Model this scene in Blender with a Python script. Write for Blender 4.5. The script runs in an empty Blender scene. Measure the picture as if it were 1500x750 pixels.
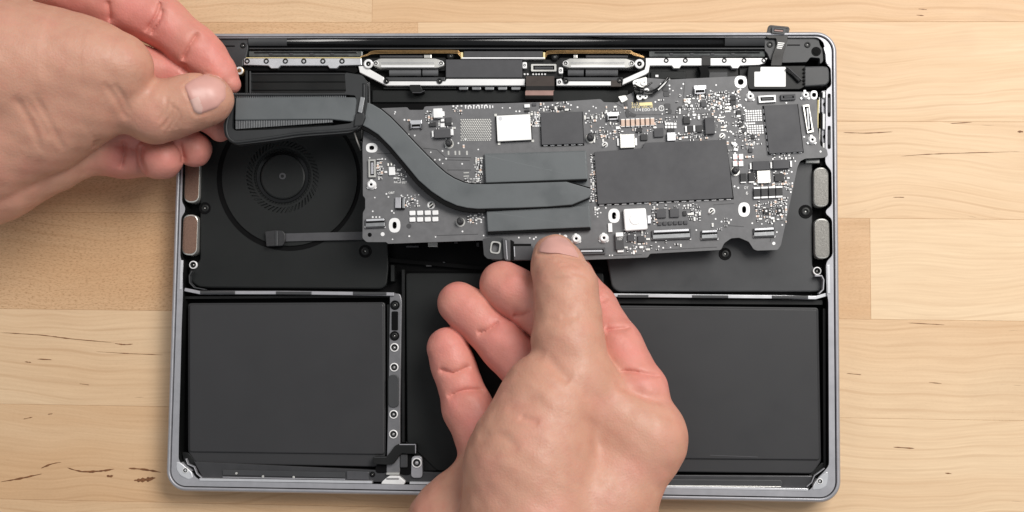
import bpy, bmesh, math, random
import numpy as np
from mathutils import Vector, Matrix
random.seed(7)
S = bpy.context.scene
C = S.collection
# ------------------------------------------------------------------ camera
F = 1800.0                                   # focal length in photo pixels (1500 wide)
RX, RY, RZ = math.radians(4.404), math.radians(3.0925), math.radians(0.6462)
CAM = Vector((35.57, -40.18, 570.27))         # millimetres; world is in metres
RM = (Matrix.Rotation(RZ, 3, 'Z') @ Matrix.Rotation(RY, 3, 'Y') @ Matrix.Rotation(RX, 3, 'X'))
cd = bpy.data.cameras.new('camera'); cam = bpy.data.objects.new('camera', cd); C.objects.link(cam)
cd.sensor_width = 36.0; cd.lens = 36.0 * F / 1500.0; cd.clip_start = 0.01; cd.clip_end = 20
cam.matrix_world = Matrix.Translation(CAM / 1000) @ RM.to_4x4()
S.camera = cam
# ------------------------------------------------------------------ light
w = bpy.data.worlds.new('World'); S.world = w; w.use_nodes = True
bg = w.node_tree.nodes['Background']; bg.inputs[0].default_value = (0.92, 0.96, 1.0, 1); bg.inputs[1].default_value = 0.31
def area(name, loc, target, size, power, col):
    l = bpy.data.lights.new(name, 'AREA'); l.shape = 'RECTANGLE'; l.size = size[0]; l.size_y = size[1]
    l.energy = power; l.color = col
    o = bpy.data.objects.new(name, l); C.objects.link(o); o.location = loc
    o.rotation_euler = (Vector(target) - Vector(loc)).to_track_quat('-Z', 'Y').to_euler()
    return o
area('softbox', (0.58, 0.55, 0.95), (0.06, 0.0, 0.0), (0.75, 0.5), 15.5, (1.0, 0.965, 0.92))
area('softbox_side', (-0.75, 0.35, 1.0), (-0.02, 0.0, 0.0), (0.5, 0.5), 1.3, (1.0, 0.95, 0.9))
S.view_settings.view_transform = 'Standard'; S.view_settings.look = 'None'
S.view_settings.exposure = 0.0; S.view_settings.gamma = 1.0; S.view_settings.use_curve_mapping = False
S.cycles.max_bounces = 8

# ------------------------------------------------------------------ measuring helpers
def ray(px, py):
    return (RM @ Vector(((px - 750.0) / F, (375.0 - py) / F, -1.0)))
def P(px, py, z):                            # point at height z (mm) -> metres
    d = ray(px, py); t = (z - CAM.z) / d.z
    return (CAM + d * t) / 1000.0
BA, BB = 0.0, 0.0                            # board plane z = BA + BB*x (mm)
def _setplane():
    global BA, BB
    xl = P(531, 260, 29).x * 1000; xr = P(1205, 230, 14).x * 1000
    BB = (14 - 29) / (xr - xl); BA = 29 - BB * xl
_setplane()
def B(px, py, h):                            # point h mm above the lifted board
    d = ray(px, py); t = (BA + h + BB * CAM.x - CAM.z) / (d.z - BB * d.x)
    return (CAM + d * t) / 1000.0
def arcpts(cx, cy, r, a0, a1, n, ry=None):
    ry = ry or r
    return [(cx + r * math.cos(math.radians(a0 + (a1 - a0) * i / n)), cy + ry * math.sin(math.radians(a0 + (a1 - a0) * i / n))) for i in range(n + 1)]
def circ(cx, cy, r, n=20, ry=None):
    return arcpts(cx, cy, r, 0, 360 - 360 / n, n - 1, ry)
def rnd(pts, r, n=4):                        # round the corners of a polygon
    out = []; N = len(pts)
    for i in range(N):
        p = Vector(pts[i]); a = Vector(pts[i - 1]) - p; b = Vector(pts[(i + 1) % N]) - p
        rr = r[i] if isinstance(r, (list, tuple)) else r
        rr = min(rr, a.length * .48, b.length * .48)
        if rr < 0.05: out.append(tuple(p)); continue
        A = p + a.normalized() * rr; D = p + b.normalized() * rr
        for k in range(n + 1):
            t = k / n; q = A * (1 - t) ** 2 + p * 2 * t * (1 - t) + D * t * t; out.append(tuple(q))
    return out
def rect(cx, cy, w, h, rot=0.0):
    c, s = math.cos(math.radians(rot)), math.sin(math.radians(rot))
    return [(cx + x * c - y * s, cy + x * s + y * c) for x, y in ((-w / 2, -h / 2), (w / 2, -h / 2), (w / 2, h / 2), (-w / 2, h / 2))]
def box(x0, y0, x1, y1): return [(x0, y0), (x1, y0), (x1, y1), (x0, y1)]

# ------------------------------------------------------------------ materials
def lin(c):
    return tuple(((v / 255 + .055) / 1.055) ** 2.4 if v > 10 else v / 255 / 12.92 for v in c)
M = {}
def mat(name, rgb, rough=.5, metal=0., var=.12, scale=400., bump=.0, bscale=2500., spec=.5, stretch=(1, 1, 1), aniso=0, rvar=.08):
    m = bpy.data.materials.new(name); m.use_nodes = True; nt = m.node_tree; N = nt.nodes; L = nt.links
    b = N['Principled BSDF']; b.inputs['Metallic'].default_value = metal; b.inputs['Specular IOR Level'].default_value = spec
    tc = N.new('ShaderNodeTexCoord'); mp = N.new('ShaderNodeMapping'); mp.inputs['Scale'].default_value = stretch
    L.new(tc.outputs['Object'], mp.inputs['Vector'])
    n1 = N.new('ShaderNodeTexNoise'); n1.inputs['Scale'].default_value = scale; n1.inputs['Detail'].default_value = 5; L.new(mp.outputs[0], n1.inputs['Vector'])
    r = N.new('ShaderNodeValToRGB'); c = lin(rgb)
    r.color_ramp.elements[0].position = .3; r.color_ramp.elements[1].position = .7
    r.color_ramp.elements[0].color = tuple(v * (1 - var) for v in c) + (1,); r.color_ramp.elements[1].color = tuple(min(1, v * (1 + var)) for v in c) + (1,)
    L.new(n1.outputs['Fac'], r.inputs[0]); L.new(r.outputs[0], b.inputs['Base Color'])
    n2 = N.new('ShaderNodeTexNoise'); n2.inputs['Scale'].default_value = 60; n2.inputs['Detail'].default_value = 6; L.new(mp.outputs[0], n2.inputs['Vector'])
    mr = N.new('ShaderNodeMapRange'); mr.inputs[1].default_value = .3; mr.inputs[2].default_value = .7
    mr.inputs[3].default_value = max(.02, rough - rvar); mr.inputs[4].default_value = min(1, rough + rvar)
    L.new(n2.outputs['Fac'], mr.inputs[0]); L.new(mr.outputs[0], b.inputs['Roughness'])
    if bump:
        n3 = N.new('ShaderNodeTexNoise'); n3.inputs['Scale'].default_value = bscale; n3.inputs['Detail'].default_value = 3; L.new(mp.outputs[0], n3.inputs['Vector'])
        bp = N.new('ShaderNodeBump'); bp.inputs['Strength'].default_value = bump; bp.inputs['Distance'].default_value = .0003
        L.new(n3.outputs['Fac'], bp.inputs['Height']); L.new(bp.outputs[0], b.inputs['Normal'])
    M[name] = m; return m
mat('alu', (176, 176, 181), .42, .5, .05, 300, .05, 4000)
mat('alu_dark', (92, 92, 95), .38, .5, .06, 300)
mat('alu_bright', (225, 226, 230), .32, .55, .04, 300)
mat('steel', (222, 221, 216), .34, .7, .03, 500)
mat('white_metal', (245, 245, 245), .4, .15, .03, 300)
mat('white_print', (250, 250, 248), .55, 0, .02)
mat('black', (20, 21, 21), .45, 0, .25, 60, .04, spec=.35)
mat('black_gloss', (12, 12, 13), .18, 0, .2, 60)
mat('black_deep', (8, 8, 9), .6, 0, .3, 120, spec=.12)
mat('plate', (27, 29, 29), .5, 0, .18, 40, .08, 5000, spec=.3)
mat('plate_mid', (60, 61, 63), .45, 0, .1, 60, .08, 5000)
mat('battery', (49, 49, 51), .48, 0, .05, 25, .06, 5000, spec=.5, rvar=.05)
mat('rubber', (36, 38, 40), .55, 0, .2, 90, .1, 3000)
mat('pcb', (103, 103, 105), .5, .0, .1, 350, .06, 3000)
mat('pcb_dark', (66, 66, 68), .5, .0, .1, 350, .06, 3000)
mat('chip', (72, 72, 75), .6, 0, .06, 300, .05, 6000)
mat('chip_dark', (42, 42, 44), .55, 0, .15, 300, .05, 6000)
mat('spring', (112, 113, 115), .35, .3, .06, 300)
mat('pipe', (97, 101, 103), .48, .2, .07, 60, .04, 5000, rvar=.15)
mat('fin', (150, 152, 154), .4, .7, .1, 500)
mat('gold', (192, 156, 108), .3, .8, .15, 900)
mat('gold_print', (238, 222, 165), .5, .1, .05)
mat('tan_part', (214, 186, 168), .5, 0, .1, 900)
mat('flex', (70, 62, 58), .35, 0, .15, 120)
mat('flex_brown', (160, 128, 120), .3, 0, .12, 120)
mat('flex_black', (30, 28, 27), .35, 0, .2, 120)
mat('grille_reflect_brown', (136, 108, 94), .42, .6, .2, 2600, .35, 2600)  # left grilles: the hand's brown reflection painted into the metal colour
mat('mesh_grille', (128, 126, 122), .42, .6, .25, 2600, .35, 2600)
mat('clear', (92, 95, 94), .15, .1, .3, 300)
mat('red_part', (190, 92, 86), .5, 0, .1)
mat('socket', (6, 6, 6), .6, 0, .1, spec=.1)
mat('nail', (208, 158, 148), .4, 0, .06, 90, .05, 900)
mat('lunula', (216, 178, 168), .4, 0, .05, 90)

# ------------------------------------------------------------------ building helpers
def tag(o, label=None, cat=None, group=None, kind=None):
    if label: o['label'] = label
    if cat: o['category'] = cat
    if group: o['group'] = group
    if kind: o['kind'] = kind
    return o
def empty(name, loc, label, cat):
    o = bpy.data.objects.new(name, None); C.objects.link(o); o.location = loc; o.empty_display_size = .01
    return tag(o, label, cat)
ORIG = {}
def link(name, me, parent=None, loc=None):
    o = bpy.data.objects.new(name, me); C.objects.link(o)
    if loc is not None: o.location = loc
    if parent is not None:
        o.parent = parent
        o.matrix_parent_inverse = ORIG.get(parent.name, Matrix())
    return o
def reg(o):                                   # children built in world coordinates
    ORIG[o.name] = Matrix.Translation(o.location).inverted(); return o
def mesh(name, vs, fs, mats, fm=None, smooth=False):
    me = bpy.data.meshes.new(name); me.from_pydata([tuple(v) for v in vs], [], fs)
    for m in ([mats] if isinstance(mats, str) else mats): me.materials.append(M[m])
    if fm: me.polygons.foreach_set('material_index', fm)
    if smooth: me.polygons.foreach_set('use_smooth', [True] * len(me.polygons))
    me.update(); return me
def area2(p): return sum(p[i - 1][0] * p[i][1] - p[i][0] * p[i - 1][1] for i in range(len(p)))
def ccw(pts):
    return pts if area2([(p.x, p.y) for p in pts]) > 0 else pts[::-1]
def inset(pts, d):
    out = []; N = len(pts)
    for i in range(N):
        p = pts[i]; a = (p - pts[i - 1]).to_2d(); b = (pts[(i + 1) % N] - p).to_2d()
        if a.length < 1e-9 or b.length < 1e-9: out.append(p.copy()); continue
        a.normalize(); b.normalize(); n = Vector((-a.y - b.y, a.x + b.x))
        if n.length < 1e-6: out.append(p.copy()); continue
        n.normalize(); k = d / max(.5, n.dot(Vector((-a.y, a.x))))
        out.append(Vector((p.x + n.x * k, p.y + n.y * k, p.z)))
    return out
def flips(a, b):
    n = len(a)
    return any(((a[(i + 1) % n] - a[i]).to_2d()).dot((b[(i + 1) % n] - b[i]).to_2d()) < 0 for i in range(n))
def prism_data(pts, th, bev):
    """pts: top outline in world metres, th thickness m, bev m"""
    pts = ccw(pts); N = len(pts); vs = []; fs = []
    bot = [p - Vector((0, 0, th)) for p in pts]
    while bev > 0 and flips(pts, inset(pts, bev)): bev = bev * .6 if bev > 2e-5 else 0
    if bev > 0:
        loops = [bot, [p - Vector((0, 0, bev)) for p in pts], [q - Vector((0, 0, bev * .3)) for q in inset(pts, bev * .3)], inset(pts, bev)]
    else: loops = [bot, pts]
    for l in loops: vs += l
    for k in range(len(loops) - 1):
        for i in range(N):
            j = (i + 1) % N; fs.append((k * N + i, k * N + j, k * N + N + j, k * N + N + i))
    fs.append(tuple(range((len(loops) - 1) * N, len(loops) * N))); fs.append(tuple(range(N - 1, -1, -1)))
    return vs, fs
def prism(name, px, z0, z1, m, parent=None, bev=.15, on=P):
    """prism whose top outline is seen at the photo points px; z0,z1 in mm (on=B: heights over the board)"""
    pts = [on(x, y, z1) for x, y in px]
    vs, fs = prism_data(pts, (z1 - z0) / 1000, bev / 1000)
    return link(name, mesh(name, vs, fs, m), parent)
def plate(name, px, holes, z0, z1, m, parent=None, on=P, hm=None):
    """flat plate with real holes"""
    bm = bmesh.new(); th = Vector((0, 0, (z1 - z0) / 1000)); loops = []
    for lp in [px] + holes:
        t = [bm.verts.new(on(x, y, z1)) for x, y in lp]; b = [bm.verts.new(v.co - th) for v in t]; loops.append((t, b))
    te = []; be = []
    for t, b in loops:
        n = len(t)
        for i in range(n):
            j = (i + 1) % n; te.append(bm.edges.new((t[i], t[j]))); be.append(bm.edges.new((b[i], b[j])))
    bmesh.ops.triangle_fill(bm, edges=te, use_beauty=True); bmesh.ops.triangle_fill(bm, edges=be, use_beauty=True)
    for li, (t, b) in enumerate(loops):
        n = len(t)
        for i in range(n):
            j = (i + 1) % n; f = bm.faces.new((t[i], t[j], b[j], b[i]))
            if hm and li: f.material_index = 1
    bmesh.ops.recalc_face_normals(bm, faces=bm.faces)
    me = bpy.data.meshes.new(name); bm.to_mesh(me); bm.free(); me.materials.append(M[m])
    if hm: me.materials.append(M[hm])
    return link(name, me, parent)
def tube(name, pts, r, m, parent=None, n=8, flat=1.0):
    """tube through world points; r in mm"""
    vs = []; fs = []; K = len(pts)
    for i, p in enumerate(pts):
        d = (pts[min(i + 1, K - 1)] - pts[max(i - 1, 0)]).normalized()
        u = d.cross(Vector((0, 0, 1))).normalized(); v = u.cross(d)
        for k in range(n):
            a = 2 * math.pi * k / n; vs.append(p + (u * math.cos(a) + v * math.sin(a) * flat) * r / 1000)
    for i in range(K - 1):
        for k in range(n):
            j = (k + 1) % n; fs.append((i * n + k, i * n + j, i * n + n + j, i * n + n + k))
    fs.append(tuple(range(n))); fs.append(tuple(range((K - 1) * n, K * n)))
    return link(name, mesh(name, vs, fs, m, smooth=True), parent)
def spl(pts, n=8):                            # Catmull-Rom through tuples
    out = []; Q = [Vector(p) for p in pts]
    for i in range(len(Q) - 1):
        a, b, c, d = Q[max(i - 1, 0)], Q[i], Q[i + 1], Q[min(i + 2, len(Q) - 1)]
        for k in range(n):
            t = k / n
            out.append(.5 * ((2 * b) + (c - a) * t + (2 * a - 5 * b + 4 * c - d) * t * t + (3 * b - a - 3 * c + d) * t ** 3))
    out.append(Q[-1]); return out
def lathe_mesh(name, prof, mats, fm, n=20):
    """profile [(r,z)] mm around z"""
    vs = []; fs = []; mi = []
    for r, z in prof:
        for k in range(n):
            a = 2 * math.pi * k / n; vs.append((r * math.cos(a) / 1000, r * math.sin(a) / 1000, z / 1000))
    for i in range(len(prof) - 1):
        for k in range(n):
            j = (k + 1) % n; fs.append((i * n + k, i * n + j, i * n + n + j, i * n + n + k)); mi.append(fm[i])
    me = mesh(name, vs, fs, mats, mi, True)
    return me
ME = {}
# screws: head, bevel, hollow socket with a raised centre
ME['screw'] = lathe_mesh('screw', [(1, -1), (1, .12), (.9, .2), (.55, .2), (.46, -.35), (.2, -.35), (.12, -.1), (.001, -.1)], ['black', 'socket', 'steel'], [0, 0, 0, 1, 1, 2, 2])
ME['screw_steel'] = lathe_mesh('screw_steel', [(1, -1), (1, .12), (.92, .22), (.76, .22), (.70, -.1), (.45, .05), (.3, -.3), (.14, -.3), (.1, -.05), (.001, -.05)], ['white_metal', 'black', 'socket', 'steel'], [0, 0, 0, 1, 1, 2, 2, 3, 3])
ME['standoff'] = lathe_mesh('standoff', [(1.1, -.2), (1.1, .25), (.85, .3), (.82, 1.0), (.74, 1.1), (.3, 1.1), (.27, .2), (.001, .2)], ['white_metal', 'socket'], [0, 0, 0, 0, 0, 1, 1])
ME['ringpad'] = lathe_mesh('ring_pad', [(1, -.05), (1, .04), (.5, .04), (.48, -.3)], ['white_metal', 'socket'], [0, 0, 1])
ME['post'] = lathe_mesh('post', [(1, -.2), (1, 1.5), (.85, 1.7), (.25, 1.7), (.001, 1.6)], ['chip_dark'], [0, 0, 0, 0])
ME['recess_screw'] = lathe_mesh('recess_screw', [(1.02, .0), (1.0, .05), (.92, .05), (.86, .06), (.8, .02), (.62, .02), (.6, .1), (.24, .1), (.2, -.1), (.1, -.1), (.06, .0), (.001, .0)], ['black_deep', 'black', 'steel'], [0, 0, 0, 0, 0, 1, 1, 0, 0, 2, 2])
def put(kind, name, px, py, z, rpx, parent, on=P, zs=None):
    p = on(px, py, z); s = rpx / F * (CAM.z - p.z * 1000)
    o = link(name, ME[kind], parent)
    o.matrix_parent_inverse = ORIG.get(parent.name, Matrix()) if parent else Matrix()
    o.location = p; o.scale = (s, s, zs if zs else s); o.rotation_euler = (0, 0, random.random() * 6)
    return o
def proj(v):                                  # world metres -> photo pixels
    q = RM.transposed() @ (Vector(v) * 1000 - CAM); return (750 + F * q.x / -q.z, 375 - F * q.y / -q.z)

# ================================================================== WORKBENCH
def wood_material():
    m = bpy.data.materials.new('maple_butcher_block'); m.use_nodes = True; nt = m.node_tree; N = nt.nodes; L = nt.links
    b = N['Principled BSDF']
    def node(t, **k):
        n = N.new('ShaderNode' + t)
        for a, v in k.items(): setattr(n, a, v)
        return n
    def math_(op, a, bb, clamp=False):
        n = node('Math', operation=op); n.use_clamp = clamp
        for i, v in enumerate((a, bb)):
            if isinstance(v, (int, float)): n.inputs[i].default_value = v
            else: L.new(v, n.inputs[i])
        return n.outputs[0]
    oi = node('ObjectInfo'); sep = node('SeparateColor'); L.new(oi.outputs['Color'], sep.inputs[0])
    tone, seed, fleck = sep.outputs[0], sep.outputs[1], sep.outputs[2]
    tc = node('TexCoord'); off = node('CombineXYZ'); sd = math_('MULTIPLY', seed, 7.0)
    for i in range(3): L.new(sd, off.inputs[i])
    va = node('VectorMath', operation='ADD'); L.new(tc.outputs['Object'], va.inputs[0]); L.new(off.outputs[0], va.inputs[1])
    # slow wander so the grain is not ruler straight
    wob = node('TexNoise'); wob.inputs['Scale'].default_value = 9; wob.inputs['Detail'].default_value = 2; L.new(va.outputs[0], wob.inputs['Vector'])
    ws = node('VectorMath', operation='MULTIPLY_ADD'); L.new(wob.outputs['Color'], ws.inputs[0]); ws.inputs[1].default_value = (0, .03, 0); L.new(va.outputs[0], ws.inputs[2])
    def noise(sx, sy, detail=4, rough=.55, dist=0.):
        mp = node('Mapping'); mp.inputs['Scale'].default_value = (sx, sy, sy); L.new(ws.outputs[0], mp.inputs['Vector'])
        n = node('TexNoise'); n.inputs['Scale'].default_value = 1; n.inputs['Detail'].default_value = detail; n.inputs['Roughness'].default_value = rough; n.inputs['Distortion'].default_value = dist
        L.new(mp.outputs[0], n.inputs['Vector']); return n.outputs['Fac']
    def rng(v, a, c, lo=0., hi=1.):
        n = node('MapRange'); n.inputs[1].default_value = a; n.inputs[2].default_value = c; n.inputs[3].default_value = lo; n.inputs[4].default_value = hi; L.new(v, n.inputs[0]); return n.outputs[0]
    def mix(f, a, bb, t='MIX'):
        n = node('Mix', data_type='RGBA', blend_type=t)
        if isinstance(f, (int, float)): n.inputs[0].default_value = f
        else: L.new(f, n.inputs[0])
        for i, v in ((6, a), (7, bb)):
            if isinstance(v, tuple): n.inputs[i].default_value = v + (1,)
            else: L.new(v, n.inputs[i])
        return n.outputs[2]
    pale, warm = lin((237, 209, 173)), lin((208, 161, 115))
    big = noise(3, 26, 5, .5, .6)
    f0 = math_('ADD', math_('MULTIPLY', tone, .85), math_('MULTIPLY', math_('SUBTRACT', big, .5), .9), True)
    col = mix(f0, pale, warm)
    # cathedral growth lines
    mpw = node('Mapping'); mpw.inputs['Scale'].default_value = (1.4, 60, 1); L.new(ws.outputs[0], mpw.inputs['Vector'])
    wv = node('TexWave', wave_type='BANDS', bands_direction='Y'); wv.inputs['Scale'].default_value = .95; wv.inputs['Distortion'].default_value = 5.5; wv.inputs['Detail'].default_value = 3; wv.inputs['Detail Scale'].default_value = .8
    L.new(mpw.outputs[0], wv.inputs['Vector'])
    ln = rng(wv.outputs['Fac'], .86, 1.0); ln = math_('MULTIPLY', ln, rng(noise(5, 40), .42, .62))
    col = mix(math_('MULTIPLY', ln, .24), col, lin((170, 122, 78)))
    # fibre
    fib = noise(30, 900, 4, .6); col = mix(rng(fib, .35, .75, 0, .20), col, lin((150, 108, 70)))
    # blotchy pores, strong on the flecked staves
    por = noise(620, 1900, 3, .65); pm = math_('MULTIPLY', rng(por, .50, .68), math_('MULTIPLY', fleck, .6))
    col = mix(pm, col, lin((150, 100, 55)))
    # short dark mineral dashes
    ds = noise(42, 1100, 2, .5); dm = math_('MULTIPLY', rng(ds, .72, .77), rng(noise(7, 60, 2), .46, .60)); col = mix(math_('MULTIPLY', dm, .75), col, lin((92, 58, 34)))
    # a few soft smudges of grime
    sm = noise(14, 14, 3); col = mix(rng(sm, .60, .80, 0, .18), col, lin((140, 120, 98)))
    L.new(col, b.inputs['Base Color'])
    L.new(rng(noise(20, 200), .3, .7, .42, .60), b.inputs['Roughness']); b.inputs['Specular IOR Level'].default_value = .35
    bp = node('Bump'); bp.inputs['Strength'].default_value = .25; bp.inputs['Distance'].default_value = .0002
    L.new(math_('SUBTRACT', fib, math_('MULTIPLY', dm, .8)), bp.inputs['Height']); L.new(bp.outputs[0], b.inputs['Normal'])
    M['wood'] = m
wood_material(); mat('rail', (128, 128, 131), .4, .45, .08, 300); mat('shelf', (70, 70, 72), .36, .4, .08, 200); mat('streak', (124, 80, 46), .6, 0, .35, 900)
mat('bench_core', (120, 92, 62), .7)
rl = math.radians(-0.35)                       # staves run almost parallel to the laptop's long side
def SEAM(k): return P(1290, (32, 178, 320, 468, 613, 758)[k], 0) if 0 <= k < 6 else None
ys = [SEAM(k).y for k in range(6)]; pitch = (ys[0] - ys[-1]) / 5
slope = (P(60, 453, 0).y - P(1290, 468, 0).y) / (P(60, 453, 0).x - P(1290, 468, 0).x)
x0r = P(1290, 300, 0).x
rows = [ys[0] + pitch * 2, ys[0] + pitch] + ys + [ys[-1] - pitch, ys[-1] - 2 * pitch]
bench = link('workbench_top', mesh('workbench_top', [(x, y, z) for z in (-.04, -.012) for x, y in ((-.62, -.36), (.66, -.36), (.66, .36), (-.62, .36))], [(3, 2, 1, 0), (4, 5, 6, 7), (0, 1, 5, 4), (1, 2, 6, 5), (2, 3, 7, 6), (3, 0, 4, 7)], 'bench_core'))
tag(bench, kind='structure'); bench['label'] = 'pale maple butcher block workbench top of glued staves'
joints = {0: [-.2, .35], 1: [P(545, 15, 0).x, .42], 2: [P(612, 35, 0).x], 3: [-.38, -.05, .47], 4: [-.1, P(1275, 400, 0).x], 5: [-.45, .12], 6: [-.02, .5], 7: [-.3, .3], 8: [.0]}
tones = {(1, 0): (.42, .3, .3), (1, 1): (.62, .7, .1), (1, 2): (.3, .2, .0), (2, 0): (.5, .15, .7), (2, 1): (.30, .55, .0), (3, 0): (.7, .35, .8), (3, 1): (.66, .8, .9), (3, 2): (.25, .45, .05), (3, 3): (.3, .1, 0),
         (4, 0): (.75, .95, 1.0), (4, 1): (.55, .62, .35), (4, 2): (.14, .25, .05), (5, 0): (.35, .05, .0), (5, 1): (.30, .88, .1), (5, 2): (.36, .4, .1), (6, 0): (.6, .66, .15), (6, 1): (.26, .5, .05), (6, 2): (.3, .7, 0)}
def stave(r, i, xa, xb):
    ya, yb = rows[r + 1], rows[r]; g = .00002; bv = .00012; vs = []
    for z, ins in ((-.012, 0), (-bv, 0), (0, bv)):
        for x, y in ((xa + g + ins, ya + g + ins), (xb - g - ins, ya + g + ins), (xb - g - ins, yb - g - ins), (xa + g + ins, yb - g - ins)):
            vs.append((x, y + slope * (x - x0r), z))
    fs = [(8, 9, 10, 11)] + [(k * 4 + a, k * 4 + (a + 1) % 4, k * 4 + 4 + (a + 1) % 4, k * 4 + 4 + a) for k in (0, 1) for a in range(4)]
    o = link('stave', mesh('stave', vs, fs, 'wood'), bench)
    o.color = tones.get((r, i), (.25 + .4 * random.random(), random.random(), random.random() * .3)) + (1,)
    return o
staves = {}
for r in range(len(rows) - 1):
    xs = [-.62] + joints.get(r, []) + [.66]
    for i in range(len(xs) - 1): staves[(r, i)] = stave(r, i, xs[i], xs[i + 1])
def streak(st, pts, wd):                       # dark mineral streak: an irregular sliver lying on a stave
    q = spl([(x, y, 0) for x, y in pts], 7); up = []; dn = []
    for i, p in enumerate(q):
        t = i / (len(q) - 1); h = wd * (math.sin(math.pi * min(1, max(0, t))) ** .6) * (.45 + .8 * random.random()) * .5
        up.append(P(p.x, p.y - h, .06)); dn.append(P(p.x, p.y + h * random.uniform(.5, 1), .06))
    vs = up + dn; n = len(q); fs = [(i, i + 1, n + i + 1, n + i) for i in range(n - 1)]
    link('mineral_streak', mesh('mineral_streak', vs, fs, 'streak'), staves[st])
for st, pts, wd in [((6, 0), [(0, 706), (30, 701), (62, 694)], 3.2), ((6, 0), [(60, 686), (75, 680), (90, 677)], 3), ((6, 0), [(98, 685), (120, 691), (148, 690), (168, 687)], 3.6), ((6, 0), [(188, 686), (212, 688), (236, 692)], 3.4),
                    ((6, 0), [(196, 704), (214, 703), (228, 700)], 7), ((6, 0), [(156, 697), (161, 698), (166, 697)], 5), ((6, 0), [(70, 607), (77, 606)], 1.6), ((6, 0), [(34, 614), (48, 611)], 1.8),
                    ((5, 0), [(0, 487), (60, 491), (110, 497), (168, 502)], 1.8), ((5, 0), [(168, 503), (182, 505), (195, 504)], 2.4), ((5, 0), [(54, 526), (76, 527)], 1.8), ((5, 0), [(140, 515), (190, 518), (240, 520)], 1.3), ((5, 0), [(116, 562), (131, 564)], 1.6), ((5, 0), [(36, 530), (46, 531)], 1.6),
                    ((3, 2), [(1235, 194), (1270, 195), (1308, 193)], 1.7), ((3, 2), [(1392, 181), (1425, 179)], 1.5), ((3, 2), [(1318, 229), (1360, 226), (1420, 224), (1495, 222)], 1.3), ((3, 2), [(1490, 193), (1499, 193)], 3), ((3, 2), [(1308, 289), (1325, 289)], 1.6),
                    ((5, 2), [(1330, 473), (1385, 476)], 1.3), ((5, 2), [(1240, 547), (1262, 549)], 1.5), ((5, 2), [(1360, 560), (1380, 562)], 1.3), ((6, 1), [(1308, 655), (1340, 657)], 2), ((6, 1), [(1384, 693), (1394, 694)], 1.8), ((1, 2), [(1345, 13), (1358, 14)], 1.5), ((1, 2), [(1342, 22), (1354, 23)], 1.5)]:
    streak(st, pts, wd)

# ================================================================== LAPTOP
lap = reg(empty('laptop', P(740, 390, 0), 'silver grey laptop lying upside down with its bottom cover off and insides bare', 'laptop'))
W2, H2 = .30410 / 2, .21240 / 2
def rloop(o, z, r=9.6, n=10):
    rr = max(.5, r - o) / 1000; hx, hy = W2 - o / 1000, H2 - o / 1000; out = []
    for cx, cy, a0 in ((hx - rr, hy - rr, 0), (-hx + rr, hy - rr, 90), (-hx + rr, -hy + rr, 180), (hx - rr, -hy + rr, 270)):
        for k in range(n + 1):
            a = math.radians(a0 + 90 * k / n); out.append(Vector((cx + rr * math.cos(a), cy + rr * math.sin(a), z / 1000)))
    return out
def sweep(name, prof, m, parent, smooth=True):
    loops = [rloop(o, z) for o, z in prof]; n = len(loops[0]); vs = [v for l in loops for v in l]; fs = []
    for k in range(len(loops) - 1):
        for i in range(n):
            j = (i + 1) % n; fs.append((k * n + i, k * n + j, k * n + n + j, k * n + n + i))
    return link(name, mesh(name, vs, fs, m, smooth=smooth), parent)
o = sweep('display_lid', [(30, .05), (3.0, .05), (1.2, .5), (.5, 1.6), (.45, 3.6), (1.2, 3.9), (30, 3.9)], 'alu', lap)
sweep('outer_shell', [(2.2, 4.1), (1.0, 4.4), (.35, 6), (.05, 8.5), (0, 10.5), (.12, 12.2), (.45, 13.2), (.95, 13.8), (1.5, 14.0), (1.9, 13.95), (2.02, 13.6), (2.05, 10.5)], 'alu', lap)
opening = [(289, 54.5), (1198, 54.5), (1207, 62), (1210, 94), (1217, 99), (1218, 126), (1210, 131), (1209, 240), (1218, 250), (1219, 300), (1210, 308), (1210, 313), (1219, 321), (1220, 374), (1212, 382), (1210, 388), (1211, 428), (1213.5, 440), (1214.5, 682), (1206, 692), (1198, 700), (1192, 712), (1184, 719.5),
           (960, 715), (600, 710), (296, 704.5), (286, 699), (281, 690), (270, 684), (261.5, 674), (262, 640), (266, 480), (268, 428), (267.5, 386), (264, 376), (265.5, 318), (271, 310), (271, 303), (266.5, 296), (268, 238), (274, 66)]
led_out = [proj(v) for v in rloop(2.55, 13.2)]
led = plate('ledge', led_out, [rnd(opening, 5, 3)], 3.6, 13.2, 'alu', lap, hm='black')
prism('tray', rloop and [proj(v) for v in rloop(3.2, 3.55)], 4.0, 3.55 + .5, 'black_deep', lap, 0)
# bright lip round the lower bays and the brighter bits of the ledge
def strip(name, pts, wpx, z0, z1, m, parent, bev=.1, on=P):
    q = [Vector(p) for p in pts]; up = []; dn = []
    for i, p in enumerate(q):
        d = (q[min(i + 1, len(q) - 1)] - q[max(i - 1, 0)]).normalized(); n = Vector((-d.y, d.x)) * wpx / 2
        up.append(tuple(p + n)); dn.append(tuple(p - n))
    return prism(name, up + dn[::-1], z0, z1, m, parent, bev, on)
strip('ledge_bright_strip', [(266.3, 381), (264.5, 424)], 3.6, 12.5, 13.5, 'alu_bright', lap)
strip('ledge_bright_strip', [(1213.5, 388), (1214.5, 430)], 4, 12.5, 13.5, 'alu_bright', lap)
prism('ledge_corner', rnd([(1206, 68), (1211.5, 72), (1215, 82), (1215.5, 95), (1211, 94), (1209.5, 80)], 3), 12.3, 13.6, 'alu_bright', lap)
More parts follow.
